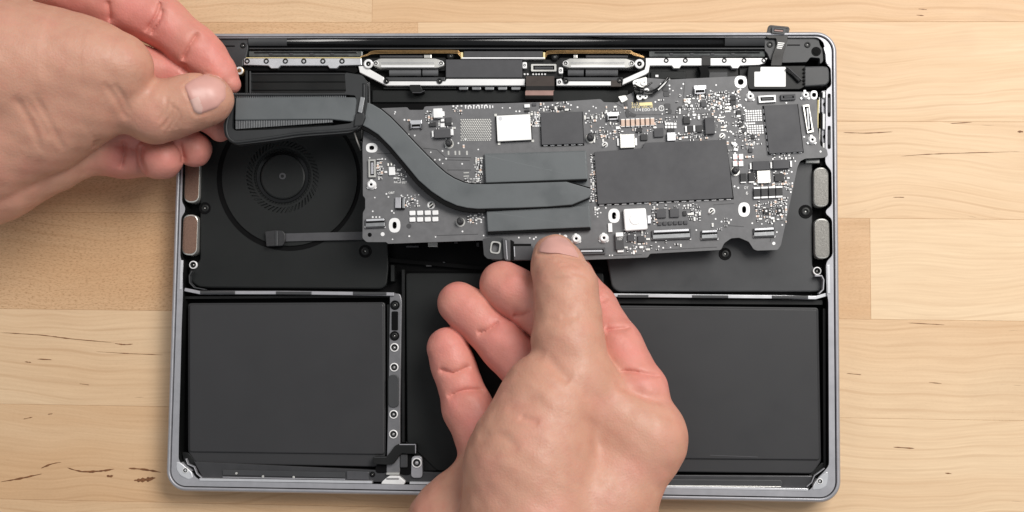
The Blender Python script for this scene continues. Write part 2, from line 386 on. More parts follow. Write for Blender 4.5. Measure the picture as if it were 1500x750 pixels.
# corner screw bosses
for nm, px, (sx, sy) in (('corner_boss', [(258, 676), (264, 677), (272, 684), (281, 691), (283, 700), (276, 703), (264, 697), (258, 688)], (271.5, 689)), ('corner_boss', [(1196, 703), (1204, 696), (1212, 690), (1214, 698), (1211, 712), (1203, 717), (1190, 718), (1191, 711)], (1201, 705))):
    bo = prism(nm, rnd(px, 3), 6, 13.5, 'alu_bright', lap, .4)
    put('screw_steel', 'screw', sx, sy, 13.6, 4.2, bo, zs=1)
# front shelf under the batteries
sh = prism('front_shelf', [(284, 676), (560, 689), (640, 692), (980, 696), (1190, 697), (1186, 717), (960, 713), (600, 707), (298, 702)], 4, 10.6, 'shelf', lap, .3)
prism('shelf_corner', rnd([(266, 662), (276, 663), (290, 680), (300, 700), (288, 698), (270, 680)], 3), 4, 9.0, 'black', lap, .4)
prism('shelf_corner', rnd([(1203, 678), (1211, 678), (1211, 688), (1196, 700), (1188, 712), (1184, 698)], 3), 4, 9.0, 'black', lap, .4)
strip('shelf_edge', [(272, 672), (275, 680), (284, 684), (288, 694), (295, 700)], 1.3, 10, 12.0, 'alu', lap)
strip('shelf_edge', [(1208, 686), (1200, 692), (1193, 697), (1189, 707), (1182, 713)], 1.3, 10, 12.0, 'alu', lap)
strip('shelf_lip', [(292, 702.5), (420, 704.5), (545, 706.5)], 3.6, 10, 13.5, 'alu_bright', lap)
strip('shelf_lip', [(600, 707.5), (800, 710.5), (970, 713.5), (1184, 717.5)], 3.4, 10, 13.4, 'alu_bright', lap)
prism('shelf_plate', rnd([(326, 688), (505, 692), (505, 700), (326, 696)], 1.5), 10.4, 11.2, 'plate_mid', sh, .2)
prism('shelf_plate', rnd([(970, 702), (1144, 703), (1147, 708), (1145, 713), (970, 711)], 2), 10.4, 11.3, 'plate_mid', sh, .3)
strip('shelf_plate_edge', [(326, 699), (420, 700.8), (505, 702)], 1.2, 10.5, 11.5, 'alu', sh)
for x, y in ((346, 693.5), (385, 698), (430, 699)): prism('shelf_stud', circ(x, y, 1.8, 10), 11, 11.6, 'steel', sh, .1)
prism('shelf_plate', rnd([(508, 690), (540, 691), (540, 703), (508, 702)], 1.5), 10.4, 11.1, 'alu_dark', sh, .2)
strip('shelf_plate_edge', [(976, 711.5), (1144, 713)], 1.2, 10.5, 11.6, 'steel', sh)
prism('latch_block', rnd([(560, 705), (570, 697), (584, 697), (594, 705.5), (592, 710), (558, 709)], 2), 10.5, 13.3, 'white_metal', lap, .4)
strip('latch_ridge', [(566, 694), (585, 694)], 3, 10.5, 12.3, 'steel', lap); strip('latch_ridge', [(566, 701.5), (584, 701.5)], 1.4, 10.5, 13.6, 'chip', lap)
put('recess_screw', 'screw', 545.5, 695, 10.8, 4, lap, zs=1)
# batteries
cells_ = []
for nm, px, z in (('battery_cell', [(275, 444), (564, 442.5), (565, 668), (552, 684), (288, 679), (275, 662)], 10.2), ('battery_cell', [(880, 447), (1199, 450.5), (1203, 676), (1190, 694), (880, 690)], 10.2)):
    bt = prism(nm, rnd(px, 5), 4, z - .9, 'battery', lap, .5); cells_.append(bt)
prism('battery_face', rnd([(277, 446), (562, 445), (563, 666), (277, 662)], 4), 9, 10.2, 'battery', cells_[0], .5)
prism('battery_face', rnd([(880, 450), (1197, 453), (1201, 674), (880, 671)], 4), 9, 10.2, 'battery', cells_[1], .5)
strip('wrapper_seam', [(1040, 667), (1110, 669.5)], 1.2, 10, 10.28, 'chip', cells_[1])
prism('battery_cell', rnd([(594, 400), (884, 400), (890, 700), (640, 690), (596, 648)], 4), 4, 7.6, 'plate', lap, .5)
prism('battery_flap', [(594, 647), (640, 649), (640, 690), (603, 690)], 4, 7.2, 'black', lap, .3)
# black bay walls along the cells
for pts, wd in (([(268, 436), (570, 433.5)], 4), ([(905, 441), (1205, 443)], 7), ([(569, 446), (569, 660)], 4), ([(590.5, 395), (590.5, 648)], 4), ([(1207.5, 452), (1208.5, 685)], 4)):
    strip('bay_wall', pts, wd, 4, 9.4, 'black', lap)
# divider bars with foam pads
d1 = strip('divider_bar', [(270, 424), (292, 428.5), (420, 428.6), (560, 430.5), (577, 431)], 5, 4, 12.2, 'alu', lap, .2)
d2 = strip('divider_bar', [(872, 432), (1000, 433.5), (1150, 435), (1195, 436), (1212, 431)], 5, 4, 12.2, 'alu_bright', lap, .2)
for a, b_, d in ((293, 344, d1), (404, 456, d1), (517, 566, d1), (905, 950, d2), (1014, 1067, d2), (1131, 1184, d2)):
    y = 428.4 if d is d1 else 434.2
    strip('foam_pad', [(a, y + (a - 300) * .006 if d is d1 else y - .3 + (a - 900) * .005), (b_, y + (b_ - 300) * .006 if d is d1 else y - .3 + (b_ - 900) * .005)], 4.4, 12, 12.7, 'plate_mid', d, .3)
# centre rails with screws
for mx in (0, 300):
    def q(x): return x if not mx else 1447 - x
    if mx: continue
    rail = prism('centre_rail', rnd([(571, 430), (586, 430), (588.5, 440), (586, 600), (586, 694), (566, 694), (568.5, 600), (571, 445)], 4), 4, 11.2, 'rail', lap, .3)
    for y, k in ((447, 'recess_screw'), (492, 'recess_screw'), (509, 'screw_steel'), (538, 'screw_steel'), (607, 'screw_steel'), (636, 'screw_steel')):
        put(k, 'screw', 578.5 - (y - 447) * .012, y, 11.4, 6.4 if k == 'screw_steel' else 7, rail, zs=1.2)
    prism('rail_slot', rnd(box(573.5, 456, 583, 484), 2), 11, 11.5, 'black_deep', rail, .1)
    prism('rail_pad', rnd(box(568.5, 549, 584, 597), 7), 11, 11.9, 'plate_mid', rail, .3)
# trackpad flex cable stepping over the rail
fx = prism('trackpad_cable', rnd([(546, 669), (566, 669), (572, 662), (578, 653), (585, 650), (610, 650), (610, 665), (596, 665), (588, 664), (582, 672), (576, 680), (568, 681), (546, 680)], 3), 8, 13.2, 'black', lap, .3)
strip('cable_edge', [(585, 651.2), (609, 651.2)], 1.3, 13, 13.4, 'alu', fx); strip('cable_edge', [(548, 669.8), (566, 669.8)], 1.2, 13, 13.4, 'plate_mid', fx); strip('cable_edge', [(608.6, 652), (608.6, 664)], 1.3, 13, 13.4, 'alu', fx)
prism('cable_pocket', rnd(box(550, 681, 567, 693), 5), 10, 10.9, 'black_deep', lap, .1)
prism('cable_pocket', rnd(box(584, 664, 604, 696), 8), 10, 11.0, 'black_deep', lap, .1)
prism('pocket_post', rnd(box(586, 665, 597, 685), 2), 10, 12, 'plate_mid', lap, .4)
put('screw_steel', 'screw', 610.5, 678, 12, 7.4, lap, zs=1.3)
prism('screw_tab', rnd([(603, 668), (618, 668), (619, 700), (602, 700)], 6), 9, 11.8, 'alu', lap, .2)
# speaker covers (big black plates)
lp = [(292, 205), (531, 205), (568, 330), (569, 395), (566, 418), (558, 423), (292, 421), (279, 412), (276, 394), (293, 382), (293, 230)]
pl = prism('speaker_cover', rnd(lp, 6), 4, 8.6, 'plate', lap, .6)
rp = [(880, 330), (1170, 236), (1190, 236), (1190, 392), (1206, 402), (1207, 420), (1200, 427), (905, 427), (896, 420)]
pr = prism('speaker_cover', rnd(rp, 6), 4, 8.6, 'plate_mid', lap, .6)
put('recess_screw', 'screw', 300, 305, 8.7, 9, pl, zs=1.6); put('recess_screw', 'screw', 535, 368, 8.7, 9.5, pl, zs=1.6)
put('recess_screw', 'screw', 1180, 310, 8.7, 10, pr, zs=1.6); put('recess_screw', 'screw', 1062, 372, 8.7, 9, pr, zs=1.6)
for x, y in ((283, 388), (1197, 397)): put('screw_steel', 'screw', x, y, 9.6, 6, lap, zs=1.4)
strip('bay_frame', [(281, 397), (277, 404), (277.5, 414), (284, 421), (300, 424)], 1.6, 8, 11.5, 'plate_mid', lap); strip('bay_frame', [(1194, 404), (1204, 404), (1207, 410), (1206, 424), (1200, 430)], 1.8, 8, 12, 'alu', lap)
# speakers
def speaker(px, gm='mesh_grille'):
    sp = prism('speaker', rnd(px, 11, 6), 5, 11.2, 'steel', lap, .5)
    c = Vector((sum(p[0] for p in px) / 4, sum(p[1] for p in px) / 4))
    prism('speaker_grille', rnd([tuple(c + (Vector(p) - c) * .93) for p in px], 10.2, 6), 10.6, 11.35, gm, sp, .1)
speaker([(271, 234), (293, 234), (291, 297), (269, 297)], 'grille_reflect_brown'); speaker([(268, 314), (290, 314), (288, 374), (266, 374)], 'grille_reflect_brown')
speaker([(1192, 245), (1214, 245), (1214, 303), (1192, 303)]); speaker([(1193, 320), (1215, 320), (1216, 379), (1194, 379)])
# fan
fan = prism('fan', circ(424, 261, 101, 64), 5, 6.2, 'black_deep', lap, .2)
plate('fan_rim', circ(423, 262, 105.5, 64), [circ(424, 261, 99, 64)], 8, 8.75, 'black_deep', fan)
plate('fan_shroud', circ(424, 261, 99, 64), [circ(414, 259, 42, 48)] + [[(414 + r_ * math.cos(2 * math.pi * k / 52 + da), 259 + r_ * math.sin(2 * math.pi * k / 52 + da)) for r_, da in ((45, 0), (53, .13), (53, .19), (45, .06))] for k in range(52)], 8.4, 9.4, 'plate', fan)
prism('fan_hub', circ(414, 259, 33, 40), 6, 10.6, 'plate', fan, .8)
plate('fan_hub_ring', circ(414, 259, 38, 40), [circ(414, 259, 33.5, 40)], 8.9, 9.5, 'black_gloss', fan)
prism('fan_spindle', circ(413.5, 258, 5, 16), 10, 10.9, 'chip', fan, .2); prism('spindle_tip', circ(413.5, 258, 2.4, 12), 10.8, 11.1, 'plate', fan, .1)
bvs, bfs = [], []
for k in range(58):
    a = 2 * math.pi * k / 58
    pp = []
    for r_, da in ((39, 0), (46, .06), (53, .16)):
        pp.append((414 + r_ * math.cos(a + da), 259 + r_ * math.sin(a + da)))
    b0 = len(bvs)
    for (x, y) in pp:
        for dz, dw in ((9.2, 0), (9.2, .035), (8.0, 0)):
            ang = math.atan2(y - 259, x - 414) + dw; rr = math.hypot(x - 414, y - 259)
            bvs.append(P(414 + rr * math.cos(ang), 259 + rr * math.sin(ang), dz))
    for s_ in (0, 3):
        bfs += [(b0 + s_, b0 + s_ + 1, b0 + s_ + 4, b0 + s_ + 3), (b0 + s_, b0 + s_ + 3, b0 + s_ + 5, b0 + s_ + 2)]
tag(link('fan_blades', mesh('fan_blades', bvs, bfs, 'plate'), fan), kind='stuff')
fr = strip('fan_ribbon', [(416, 348), (450, 347), (470, 346.5), (500, 346), (538, 345)], 12, 9.2, 10.2, 'chip', lap, .2)
prism('ribbon_plug', rnd([(388, 339), (404, 337), (414, 338), (418, 343), (418, 352), (414, 360), (390, 361)], 2), 9.2, 11.4, 'chip_dark', lap, .3)
prism('ribbon_latch', box(403, 338, 407, 360), 11.2, 11.9, 'plate_mid', lap, .2)
# dark bay under the board, with a few contacts catching the light
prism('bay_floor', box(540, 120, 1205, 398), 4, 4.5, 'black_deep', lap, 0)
for x, y, ww, hh, m in ((634, 357, 14, 9, 'steel'), (668, 352, 5, 9, 'chip'), (590, 352, 20, 5, 'pcb_dark'), (604, 361, 18, 2.4, 'chip'), (700, 358, 4, 6, 'chip'), (628, 389, 8, 3, 'pcb_dark'), (650, 385, 3, 3, 'chip')):
    prism('bay_contact', rect(x, y, ww, hh), 5, 7, m, lap, .2)
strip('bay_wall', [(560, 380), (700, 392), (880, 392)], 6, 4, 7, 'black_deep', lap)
strip('bay_post', [(575, 388), (575, 412)], 5, 4, 9.6, 'plate', lap)
# ------------------------------------------------------------------ hinge end of the laptop
hc = tube('hinge_barrel', [P(366, 62, 10.2), P(600, 62, 10.2), P(1119, 62, 10.2)], 2.75, 'black_gloss', lap, 18)
for a, b_ in ((366, 422), (1061, 1119)): tube('hinge_sleeve', [P(a, 61.5, 10.25), P(b_, 61.5, 10.25)], 2.85, 'plate_mid', lap, 18)
strip('hinge_seal', [(365, 70.8), (1120, 70.8)], 1.6, 8, 12.3, 'plate_mid', lap)
prism('hinge_bed', box(362, 71, 1122, 160), 4, 7.5, 'black_deep', lap, .1)
for a, b_ in ((364, 531), (951, 1121)):
    c_ = prism('antenna_window', rnd(box(a, 74, b_, 83), 2), 8, 10.6, 'clear', lap, .4)
    strip('window_slot', [(a + 8, 77), (b_ - 8, 77)], 2, 10.4, 10.9, 'black_gloss', c_); strip('window_slot', [(a + 30, 81), (b_ - 20, 81)], 1.2, 10.4, 10.8, 'plate_mid', c_)
    for k in range(4): strip('window_clip', [(a + 30 + k * 30, 79), (a + 35 + k * 30, 79)], 2.4, 10.6, 11.1, 'chip', c_)
ab = prism('antenna_bar', [(357, 85), (529, 85), (530, 95), (497, 96), (493, 100), (483, 100), (480, 96), (411, 96), (407, 100), (397, 100), (393, 96), (357, 95)], 9, 11.8, 'alu_bright', lap, .2)
strip('bar_trim', [(360, 84.6), (529, 84.6)], 1.2, 11, 12.1, 'gold_print', ab)
for x in (362, 390, 418, 445, 473, 501): put('screw', 'screw', x, 89.5, 11.9, 4, ab, zs=1)
ab2 = prism('antenna_bar', [(946, 85), (1124, 85), (1121, 92), (1112, 95), (1084, 96), (1081, 100), (1073, 100), (1070, 96), (998, 96), (995, 100), (987, 100), (984, 96), (946, 96)], 9, 11.8, 'white_metal', lap, .2)
for x in (976, 1004, 1061, 1090, 1119): put('screw', 'screw', x, 88.5, 11.9, 3.6, ab2, zs=1)
prism('bar_tape', rnd(box(1028, 82, 1041, 96), 1), 11.7, 12.2, 'flex_black', ab2, .1)
# white stiffener frame
fr1 = prism('stiffener_frame', [(525, 97), (533, 96.5), (562, 113), (563, 119), (652, 119), (654, 115.5), (769, 115.5), (769, 125.3), (566, 125.3), (527, 106)], 8.5, 11.6, 'white_metal', lap, .25)
prism('frame_ridge', box(565, 113, 652, 118.6), 8.5, 11.9, 'plate_mid', fr1, .3)
fr2 = prism('stiffener_frame', [(815, 116), (822, 115), (824, 119), (895, 119), (895, 125.3), (815, 125.3)], 8.5, 11.6, 'white_metal', lap, .25)
prism('frame_ridge', box(826, 113, 912, 118.6), 8.5, 11.9, 'plate_mid', fr2, .3)
prism('stiffener_frame', [(911.5, 124.5), (912.5, 116), (944, 102), (946, 95), (952, 95), (950, 106), (946, 109)], 8.5, 11.8, 'white_metal', lap, .25)
prism('frame_tape', box(895, 117, 910, 127), 8.5, 11.9, 'flex', lap, .2)
for x, y, f_ in ((566, 118.5, fr1), (644, 118.5, fr1), (829, 118.5, fr2), (908, 117.5, fr2)): put('screw', 'screw', x, y, 12.1, 4.2, f_, zs=1)
put('screw', 'screw', 819.5, 120, 11.7, 2.4, fr2, zs=1)
for x in (679, 698, 717, 736, 755.5): prism('vent_slot', rnd(box(x - 6.5, 126.8, x + 6.5, 131.6), 1.5), 8, 10.4, 'fin', lap, .2)
strip('vent_lip', [(562, 129), (668, 129)], 3, 7.5, 9.5, 'plate', lap)
prism('rear_duct', box(545, 132, 920, 150), 5, 8.4, 'plate', lap, .3)
prism('duct_clip', rnd([(600, 124), (616, 124), (618, 131), (622, 134), (616, 137), (605, 137), (600, 131)], 1.5), 8, 12.6, 'black', lap, .3)
strip('clip_edge', [(604, 135.6), (616, 135.6), (622, 132.6)], 1.1, 12, 12.8, 'chip', lap)
# display cable clamps
for x0, x1, bx in ((548, 648, 539.5), (826, 927, 936.5)):
    pts = [(x0 - 2, 91), (x0 + 8, 85.5), (x1 - 10, 85.5), (x1 + 1, 89.5), (x1 + 3, 93), (x1 + 1, 97), (x1 - 8, 99.5), (x0 + 8, 99.5), (x0 - 2, 96)]
    cl = prism('cable_clamp', rnd(pts, 2.5), 8, 12.6, 'steel', lap, .3)
    strip('clamp_fold', [(x0 + 10, 92), (x1 - 12, 92)], 1.0, 12.4, 12.75, 'alu', cl); strip('clamp_fold', [(x0 + 10, 97), (x1 - 12, 97)], 3, 12.4, 12.8, 'white_metal', cl)
    for x in (x0 + 2.5, x1 - 2): put('screw_steel', 'screw', x, 92.8, 12.7, 4, cl, zs=1)
    put('ringpad', 'screw_ring', bx, 93.6, 12.2, 7.2, lap, zs=2); put('screw', 'screw', bx, 93.6, 12, 5, lap, zs=1.2)
    prism('clamp_base', rnd(box(x0 - 20 if x0 < 700 else x0 - 8, 84, x1 + 6 if x0 < 700 else x1 + 20, 104), 4), 6, 9.2, 'black', lap, .3)
for a, b_ in ((571, 617), (619.5, 642), (832, 855), (858, 905)):
    tube('hinge_spring', [P(a, 106.5, 9.6), P(b_, 106.5, 9.6)], 1.75, 'spring', lap, 14)
for a, b_ in ((556, 619), (858, 920)): strip('cable_bundle', [(a, 82.3), (b_, 82.3)], 4, 8, 10.2, 'chip', lap, .4)
prism('cable_plug', box(621, 80, 632, 85), 8, 11, 'steel', lap, .3); prism('cable_plug', box(840, 80, 846, 85), 8, 11, 'steel', lap, .3)
for x, y in ((660, 82), (813, 83.5)): put('recess_screw', 'screw', x, y, 11, 5.4, lap, zs=1)
# gold coaxial wires
def wires(pts):
    for k in range(3):
        tube('gold_wire', [P(v.x, v.y, v.z) for v in spl([(x, y + (k - 1) * 1.9 * s_, z) for x, y, z, s_ in pts], 6)], .23, 'gold', lap, 6)
wires([(529, 83, 10.5, .3), (538, 80.5, 11, .5), (550, 76.5, 11.6, 1), (600, 75.8, 11.6, 1), (664, 75.8, 11.6, 1), (672, 78, 11.4, 1.2), (677, 83, 11, 1.2)])
wires([(797, 85, 10.8, 1.4), (800, 80, 11, 1.4), (808, 76.5, 11.6, 1), (860, 75.8, 11.6, 1), (918, 76, 11.6, 1), (928, 79, 11.4, .8), (944, 84, 11, .4)])
for a in ((675, 76.5, 678, 86), (795.5, 76.5, 798.5, 86)): prism('shield_foil', box(*a), 9, 11.6, 'gold_print', lap, .1)
prism('shield_foil', box(676, 83.7, 798, 86.2), 9, 11.9, 'white_metal', lap, .2)
prism('shield_cover', box(679, 74.5, 795, 83.4), 8, 11, 'pcb_dark', lap, .3)
# timing controller board cover, its connector and its ribbon
db = prism('display_board', rnd(box(653, 87, 824, 114.5), 1), 7, 9.6, 'black', lap, .2)
prism('board_cover', rnd(box(653, 87, 765, 113.5), 1), 9, 11.2, 'chip', db, .4)
cn = plate('socket_frame', rnd(box(778, 93.8, 815, 104.5), 1.5), [rnd(box(781, 96, 812, 102.2), 1)], 9.4, 11.4, 'steel', db)
prism('socket_core', box(783, 97.5, 810, 101), 9.4, 11.2, 'plate_mid', db, .2)
for x, y in ((768.5, 95.5), (821.5, 103)):
    prism('lock_nut', rnd(box(x - 3.2, y - 4.8, x + 3.2, y + 4.8), 2), 9.3, 11.4, 'white_metal', db, .3); put('screw', 'screw', x, y, 11.4, 1.9, db, zs=.6)
for x in (768.5, 773, 781, 785.5, 789.5, 794, 798.5): prism('contact', circ(x, 108.6, 1.4, 8), 9.4, 10, 'white_metal', db, 0)
# display ribbon, curving up and over the edge of the board
rb = [(111.5, 12.3, 'flex'), (119, 13.6, 'flex'), (126, 15.2, 'flex'), (128, 15.6, 'flex_black'), (132.5, 16.4, 'flex_black'), (134, 17.2, 'flex_brown'), (139.5, 17.8, 'flex_brown'), (141, 17.5, 'flex'), (145, 17.0, 'flex_black'), (149.5, 15.5, 'flex_black')]
vs, fs, fm = [], [], []; ms = ['flex', 'flex_black', 'flex_brown']
for i, (y, z, m_) in enumerate(rb):
    xa, xb = (770.5, 812) if y < 134 else (769.5, 810.5)
    vs += [P(xa, y, z), P(xb, y, z), P(xa, y, z) - Vector((0, 0, .0006)), P(xb, y, z) - Vector((0, 0, .0006))]
    if i:
        b0 = i * 4; fs += [(b0 - 4, b0 - 3, b0 + 1, b0), (b0 - 2, b0 + 2, b0 + 3, b0 - 1), (b0 - 4, b0, b0 + 2, b0 - 2), (b0 - 3, b0 - 1, b0 + 3, b0 + 1)]; fm += [ms.index(m_)] * 4
link('display_ribbon', mesh('display_ribbon', vs, fs, ms, fm), lap)
# end plates of the hinge
el = prism('hinge_plate', rnd([(296, 55), (364, 55), (363, 72), (360, 85), (356, 87), (356, 97), (300, 98)], 2), 7, 12, 'plate_mid', lap, .3)
put('screw', 'screw', 356, 66.5, 12.2, 4.2, el, zs=1); strip('plate_groove', [(322, 67.5), (344, 67.5)], 2, 11.8, 12.1, 'black_deep', el)
put('ringpad', 'brass_ring', 350.5, 103.5, 11.5, 6.2, lap, zs=2); prism('brass_boss', circ(350.5, 103.5, 6.6, 18), 8, 11.4, 'gold', lap, .3)
er = prism('hinge_plate', rnd([(1120, 55), (1199, 55), (1201, 66), (1206, 73), (1206, 90), (1201, 94), (1201, 85), (1187, 84), (1182, 91), (1147, 92), (1140, 90), (1128, 88), (1124, 78), (1120, 74)], 2.5), 7, 12, 'plate_mid', lap, .4)
for x, y, r_ in ((1128, 65, 4.6), (1183, 65.5, 4.4)): put('screw', 'screw', x, y, 12.2, r_, er, zs=1)
strip('plate_groove', [(1153, 66), (1172, 66)], 1.8, 11.8, 12.1, 'black_deep', er)
put('recess_screw', 'screw_hole', 1195.5, 75.5, 12, 7, er, zs=1.6); prism('hole_core', circ(1195.5, 75.5, 4.2, 16), 11, 12.2, 'socket', er, 0)
# audio board module with a blank white label
mo = prism('audio_module', rnd([(1096, 97), (1176, 96), (1180, 96), (1180, 126), (1172, 131), (1097, 131), (1094, 120)], 3), 6, 13, 'black', lap, .5)
prism('module_label', rnd([(1114, 98), (1151, 98), (1151, 127), (1105, 127), (1105, 105), (1114, 105)], 1.5), 12.9, 13.3, 'white_print', mo, .05)
for k, (ww, y) in enumerate(((12, 108.5), (9, 111.5), (15, 115))): strip('label_print', [(1126, y), (1126 + ww, y)], 1.4, 13.25, 13.36, 'alu_bright', mo, 0)
prism('module_lever', [(1150.5, 101), (1155, 98.5), (1175, 117), (1170, 120.5)], 13, 14.6, 'black_gloss', mo, .4)
strip('lever_edge', [(1154.5, 98.8), (1174.5, 117)], 1.2, 14.2, 14.9, 'chip', mo)
jk = prism('headphone_jack', rnd([(1178, 97), (1206, 96.5), (1213, 98), (1215, 105), (1215, 120), (1210, 125), (1178, 127)], 3), 6, 13.6, 'plate_mid', lap, .6)
for y in (101, 106.5, 112, 117.5, 122.5): prism('jack_tab', rect(1178, y, 3.4, 2.6, 20), 13, 13.8, 'black_deep', jk, .1)
put('recess_screw', 'screw', 1098.5, 104.5, 11, 5, lap, zs=1)
prism('module_foot', rnd(box(1080, 98, 1097, 112), 3), 6, 9, 'plate', lap, .4)
prism('rear_pocket', rnd([(948, 97), (1085, 99), (1085, 120), (948, 120)], 4), 6, 9, 'black', lap, .4)
prism('pocket_block', rnd(box(953, 104, 1005, 116), 2), 8, 10.4, 'plate', lap, .4); prism('pocket_block', rnd(box(1038, 105, 1066, 115), 2), 8, 10.2, 'plate_mid', lap, .4)
prism('pocket_tab', box(960, 109.5, 964.5, 113), 9, 11, 'white_metal', lap, .1)
prism('cable_sleeve', rnd([(1023, 96), (1036, 96), (1040, 108), (1034, 123), (1022, 123), (1026, 108)], 2), 9, 13.6, 'black_deep', lap, .3)
# flex cable standing up over the hinge plate, with its plug
fl = prism('audio_flex_cable', rnd([(1129, 96), (1145, 96), (1147, 82), (1152, 63), (1157, 42), (1155, 39), (1128, 36.5), (1125, 39), (1122, 54), (1126, 56), (1137, 56), (1138, 64), (1132, 80)], 1.6), 12.6, 13.6, 'flex_black', lap, .1)
pg = plate('plug_frame', rnd([(1131, 39.5), (1151, 41.5), (1149.5, 50), (1130.5, 48)], 1), [[(1134, 42), (1148, 43.4), (1147, 47.5), (1133.5, 46.2)]], 13.5, 14.8, 'plate_mid', fl)
prism('plug_core', [(1134.5, 43), (1147.5, 44.3), (1147, 46.6), (1134.2, 45.4)], 13.5, 14.6, 'flex_brown', fl, .1)
strip('plug_trim', [(1126.5, 44), (1128, 38.2), (1155, 40.6), (1154, 47)], 1.2, 13.5, 13.9, 'flex', fl, 0)
for k, y in enumerate((62.5, 65, 67.5, 70)):
    strip('cable_print', [(1139.5 - k * .5, y), (1149 - k * 1.2, y + .9)], 1.5, 13.5, 13.72, 'white_print', fl, 0)
# side ports
sb = prism('port_bracket', rnd([(1203, 133), (1213, 132), (1214, 216), (1204, 217)], 2), 6, 11.4, 'alu', lap, .3)
for y0, y1 in ((134, 144), (166, 190), (209, 218)): prism('port_shell', rnd(box(1205, y0, 1210, y1), 2.2), 11, 12.4, 'white_metal', sb, .4)
for y0, y1 in ((135, 143), (164, 189), (207, 216)): prism('port_gap', rnd(box(1202.6, y0, 1205, y1), 1), 11, 11.7, 'black_deep', sb, .1)
for y0, y1 in ((137, 171), (184, 218)): prism('port_slot', rnd(box(1212.5, y0, 1217, y1), 2.2), 12.6, 13.4, 'black_deep', sb, .1); 
for y0, y1 in ((143, 165), (190, 212)): prism('port_spring', box(1213, y0, 1215.6, y1), 12.8, 13.7, 'chip', sb, .2)
for y in (152.5, 200): put('screw', 'screw', 1209, y, 11.7, 3.2, sb, zs=.8)
for x, a, b_ in ((1198.5, 146, 188), (1200.5, 142, 166), (1201, 188, 214)): strip('edge_contact', [(x, a), (x - .6, b_)], 1.8, 7, 11, 'gold_print' if x < 1200 else 'steel', lap, .2)
prism('wall_tab', box(1180, 233, 1203, 239), 7, 10, 'steel', lap, .4); prism('wall_gap', rnd(box(1201, 232, 1210, 243), 2), 7, 10.5, 'black_deep', lap, .2)
# exhaust duct left of the board
du = prism('exhaust_duct', rnd([(358, 101), (500, 99), (524, 101), (531, 115), (531, 205), (358, 205)], 4), 5, 8.6, 'black', lap, .5)
for y, m_ in ((108, 'plate_mid'), (119, 'plate'), (131, 'plate')): strip('duct_step', [(364, y), (508, y)], 1.6, 8.4, 9.2, m_, du, .2)
strip('duct_rail', [(360.5, 103), (360.5, 150)], 4, 8, 10.6, 'plate', du, .3); strip('duct_rail', [(366, 104), (366, 150)], 1.6, 8, 10.8, 'plate_mid', du, .3)
strip('duct_rail', [(533.5, 118), (534.5, 160)], 3, 8, 11, 'plate', lap, .3); strip('duct_rail', [(540, 120), (541, 160)], 2.4, 8, 10.4, 'plate_mid', lap, .3)
prism('duct_lip', rnd([(356, 97), (520, 96.5), (526, 104), (519, 108), (505, 104), (356, 104)], 2), 7, 10.2, 'black_deep', lap, .3)
# ================================================================== LOGIC BOARD (lifted out, held by both hands)
lb = reg(empty('logic_board', B(800, 270, -1.2), 'dark grey logic board with black heat pipe and chips, held between two hands', 'circuit board'))
outline = [(536, 150), (556, 158.6), (597, 157), (599, 161), (620.5, 161), (622, 156), (700, 152.5), (720, 151.7), (818, 149), (880, 145), (884, 149.5), (905, 150), (913, 142), (926, 136), (946, 114), (982, 116.5), (1032, 114), (1072, 112), (1093, 111), (1096, 131), (1100, 134.5), (1196, 134.5), (1198, 187), (1202, 214), (1211, 218), (1213, 228), (1206, 231), (1180, 232), (1172, 236), (1168, 245),
           (1144, 359), (1139, 366), (1109, 367), (1104, 365), (1097, 354), (1083, 348), (1071, 349), (1061, 356), (1056, 366), (952, 371.5), (949, 377), (860, 380.5), (750, 382), (720, 381), (707, 352), (568, 357), (566, 354.5), (537, 354.5), (531, 349), (531.6, 311), (535, 306), (535, 290), (531.6, 287), (531.6, 250), (531, 215)]
def oval(cx, cy, w_, h_, n=20): return [(cx + w_ / 2 * math.copysign(abs(math.cos(a)) ** .8, math.cos(a)), cy + h_ / 2 * math.copysign(abs(math.sin(a)) ** .8, math.sin(a))) for a in [2 * math.pi * k / n for k in range(n)]]
holes = [oval(544.5, 216.5, 7, 6, 14), oval(578, 330, 6, 10, 14), circ(541.5, 344, 3.2, 12), oval(899.5, 316, 6, 10, 14), oval(1090, 307, 6, 10, 14), circ(1085, 120, 4.2, 14), circ(1192.5, 139, 3, 12)]
plate('board', rnd(outline, 2, 2), holes, -1.2, 0, 'pcb', lb, on=B)
for cx, cy, wo, ho, wi, hi in ((544.5, 216.5, 17, 14, 7.4, 6.4), (578, 330, 17, 21.5, 6.4, 10.4), (899.5, 316, 17, 21, 6.4, 10.4), (1090, 307, 17, 21, 6.4, 10.4), (1085, 120, 18, 18, 8.8, 8.8), (1192.5, 139, 10, 13, 6.5, 7)):
    plate('mounting_ring', oval(cx, cy, wo, ho), [oval(cx, cy, wi, hi)], -.1, .16, 'white_metal', lb, on=B)
def bp(name, px, h1, m, bev=.1, h0=-.1): return prism(name, px, h0, h1, m, lb, bev, B)
ROT = -2.6
# faint solder mask shapes: traces as shallow raised copper
def trace(pts): strip('trace', pts, 1.0, -.05, .045, 'pcb_dark', lb, 0, B)
for pts in ([(620, 217), (640, 219), (652, 230), (690, 231)], [(648, 234), (688, 235)], [(655, 249), (690, 249)], [(552, 225), (580, 225)], [(545, 205), (560, 206)], [(930, 168), (1000, 168), (1040, 165)], [(900, 150), (930, 168)], [(640, 345), (700, 343)], [(1150, 250), (1128, 355)], [(970, 366), (1050, 362)], [(885, 375), (940, 373)], [(1003, 120), (1000, 160)], [(1045, 300), (1075, 298)], [(1060, 330), (1090, 332)]): trace(pts)
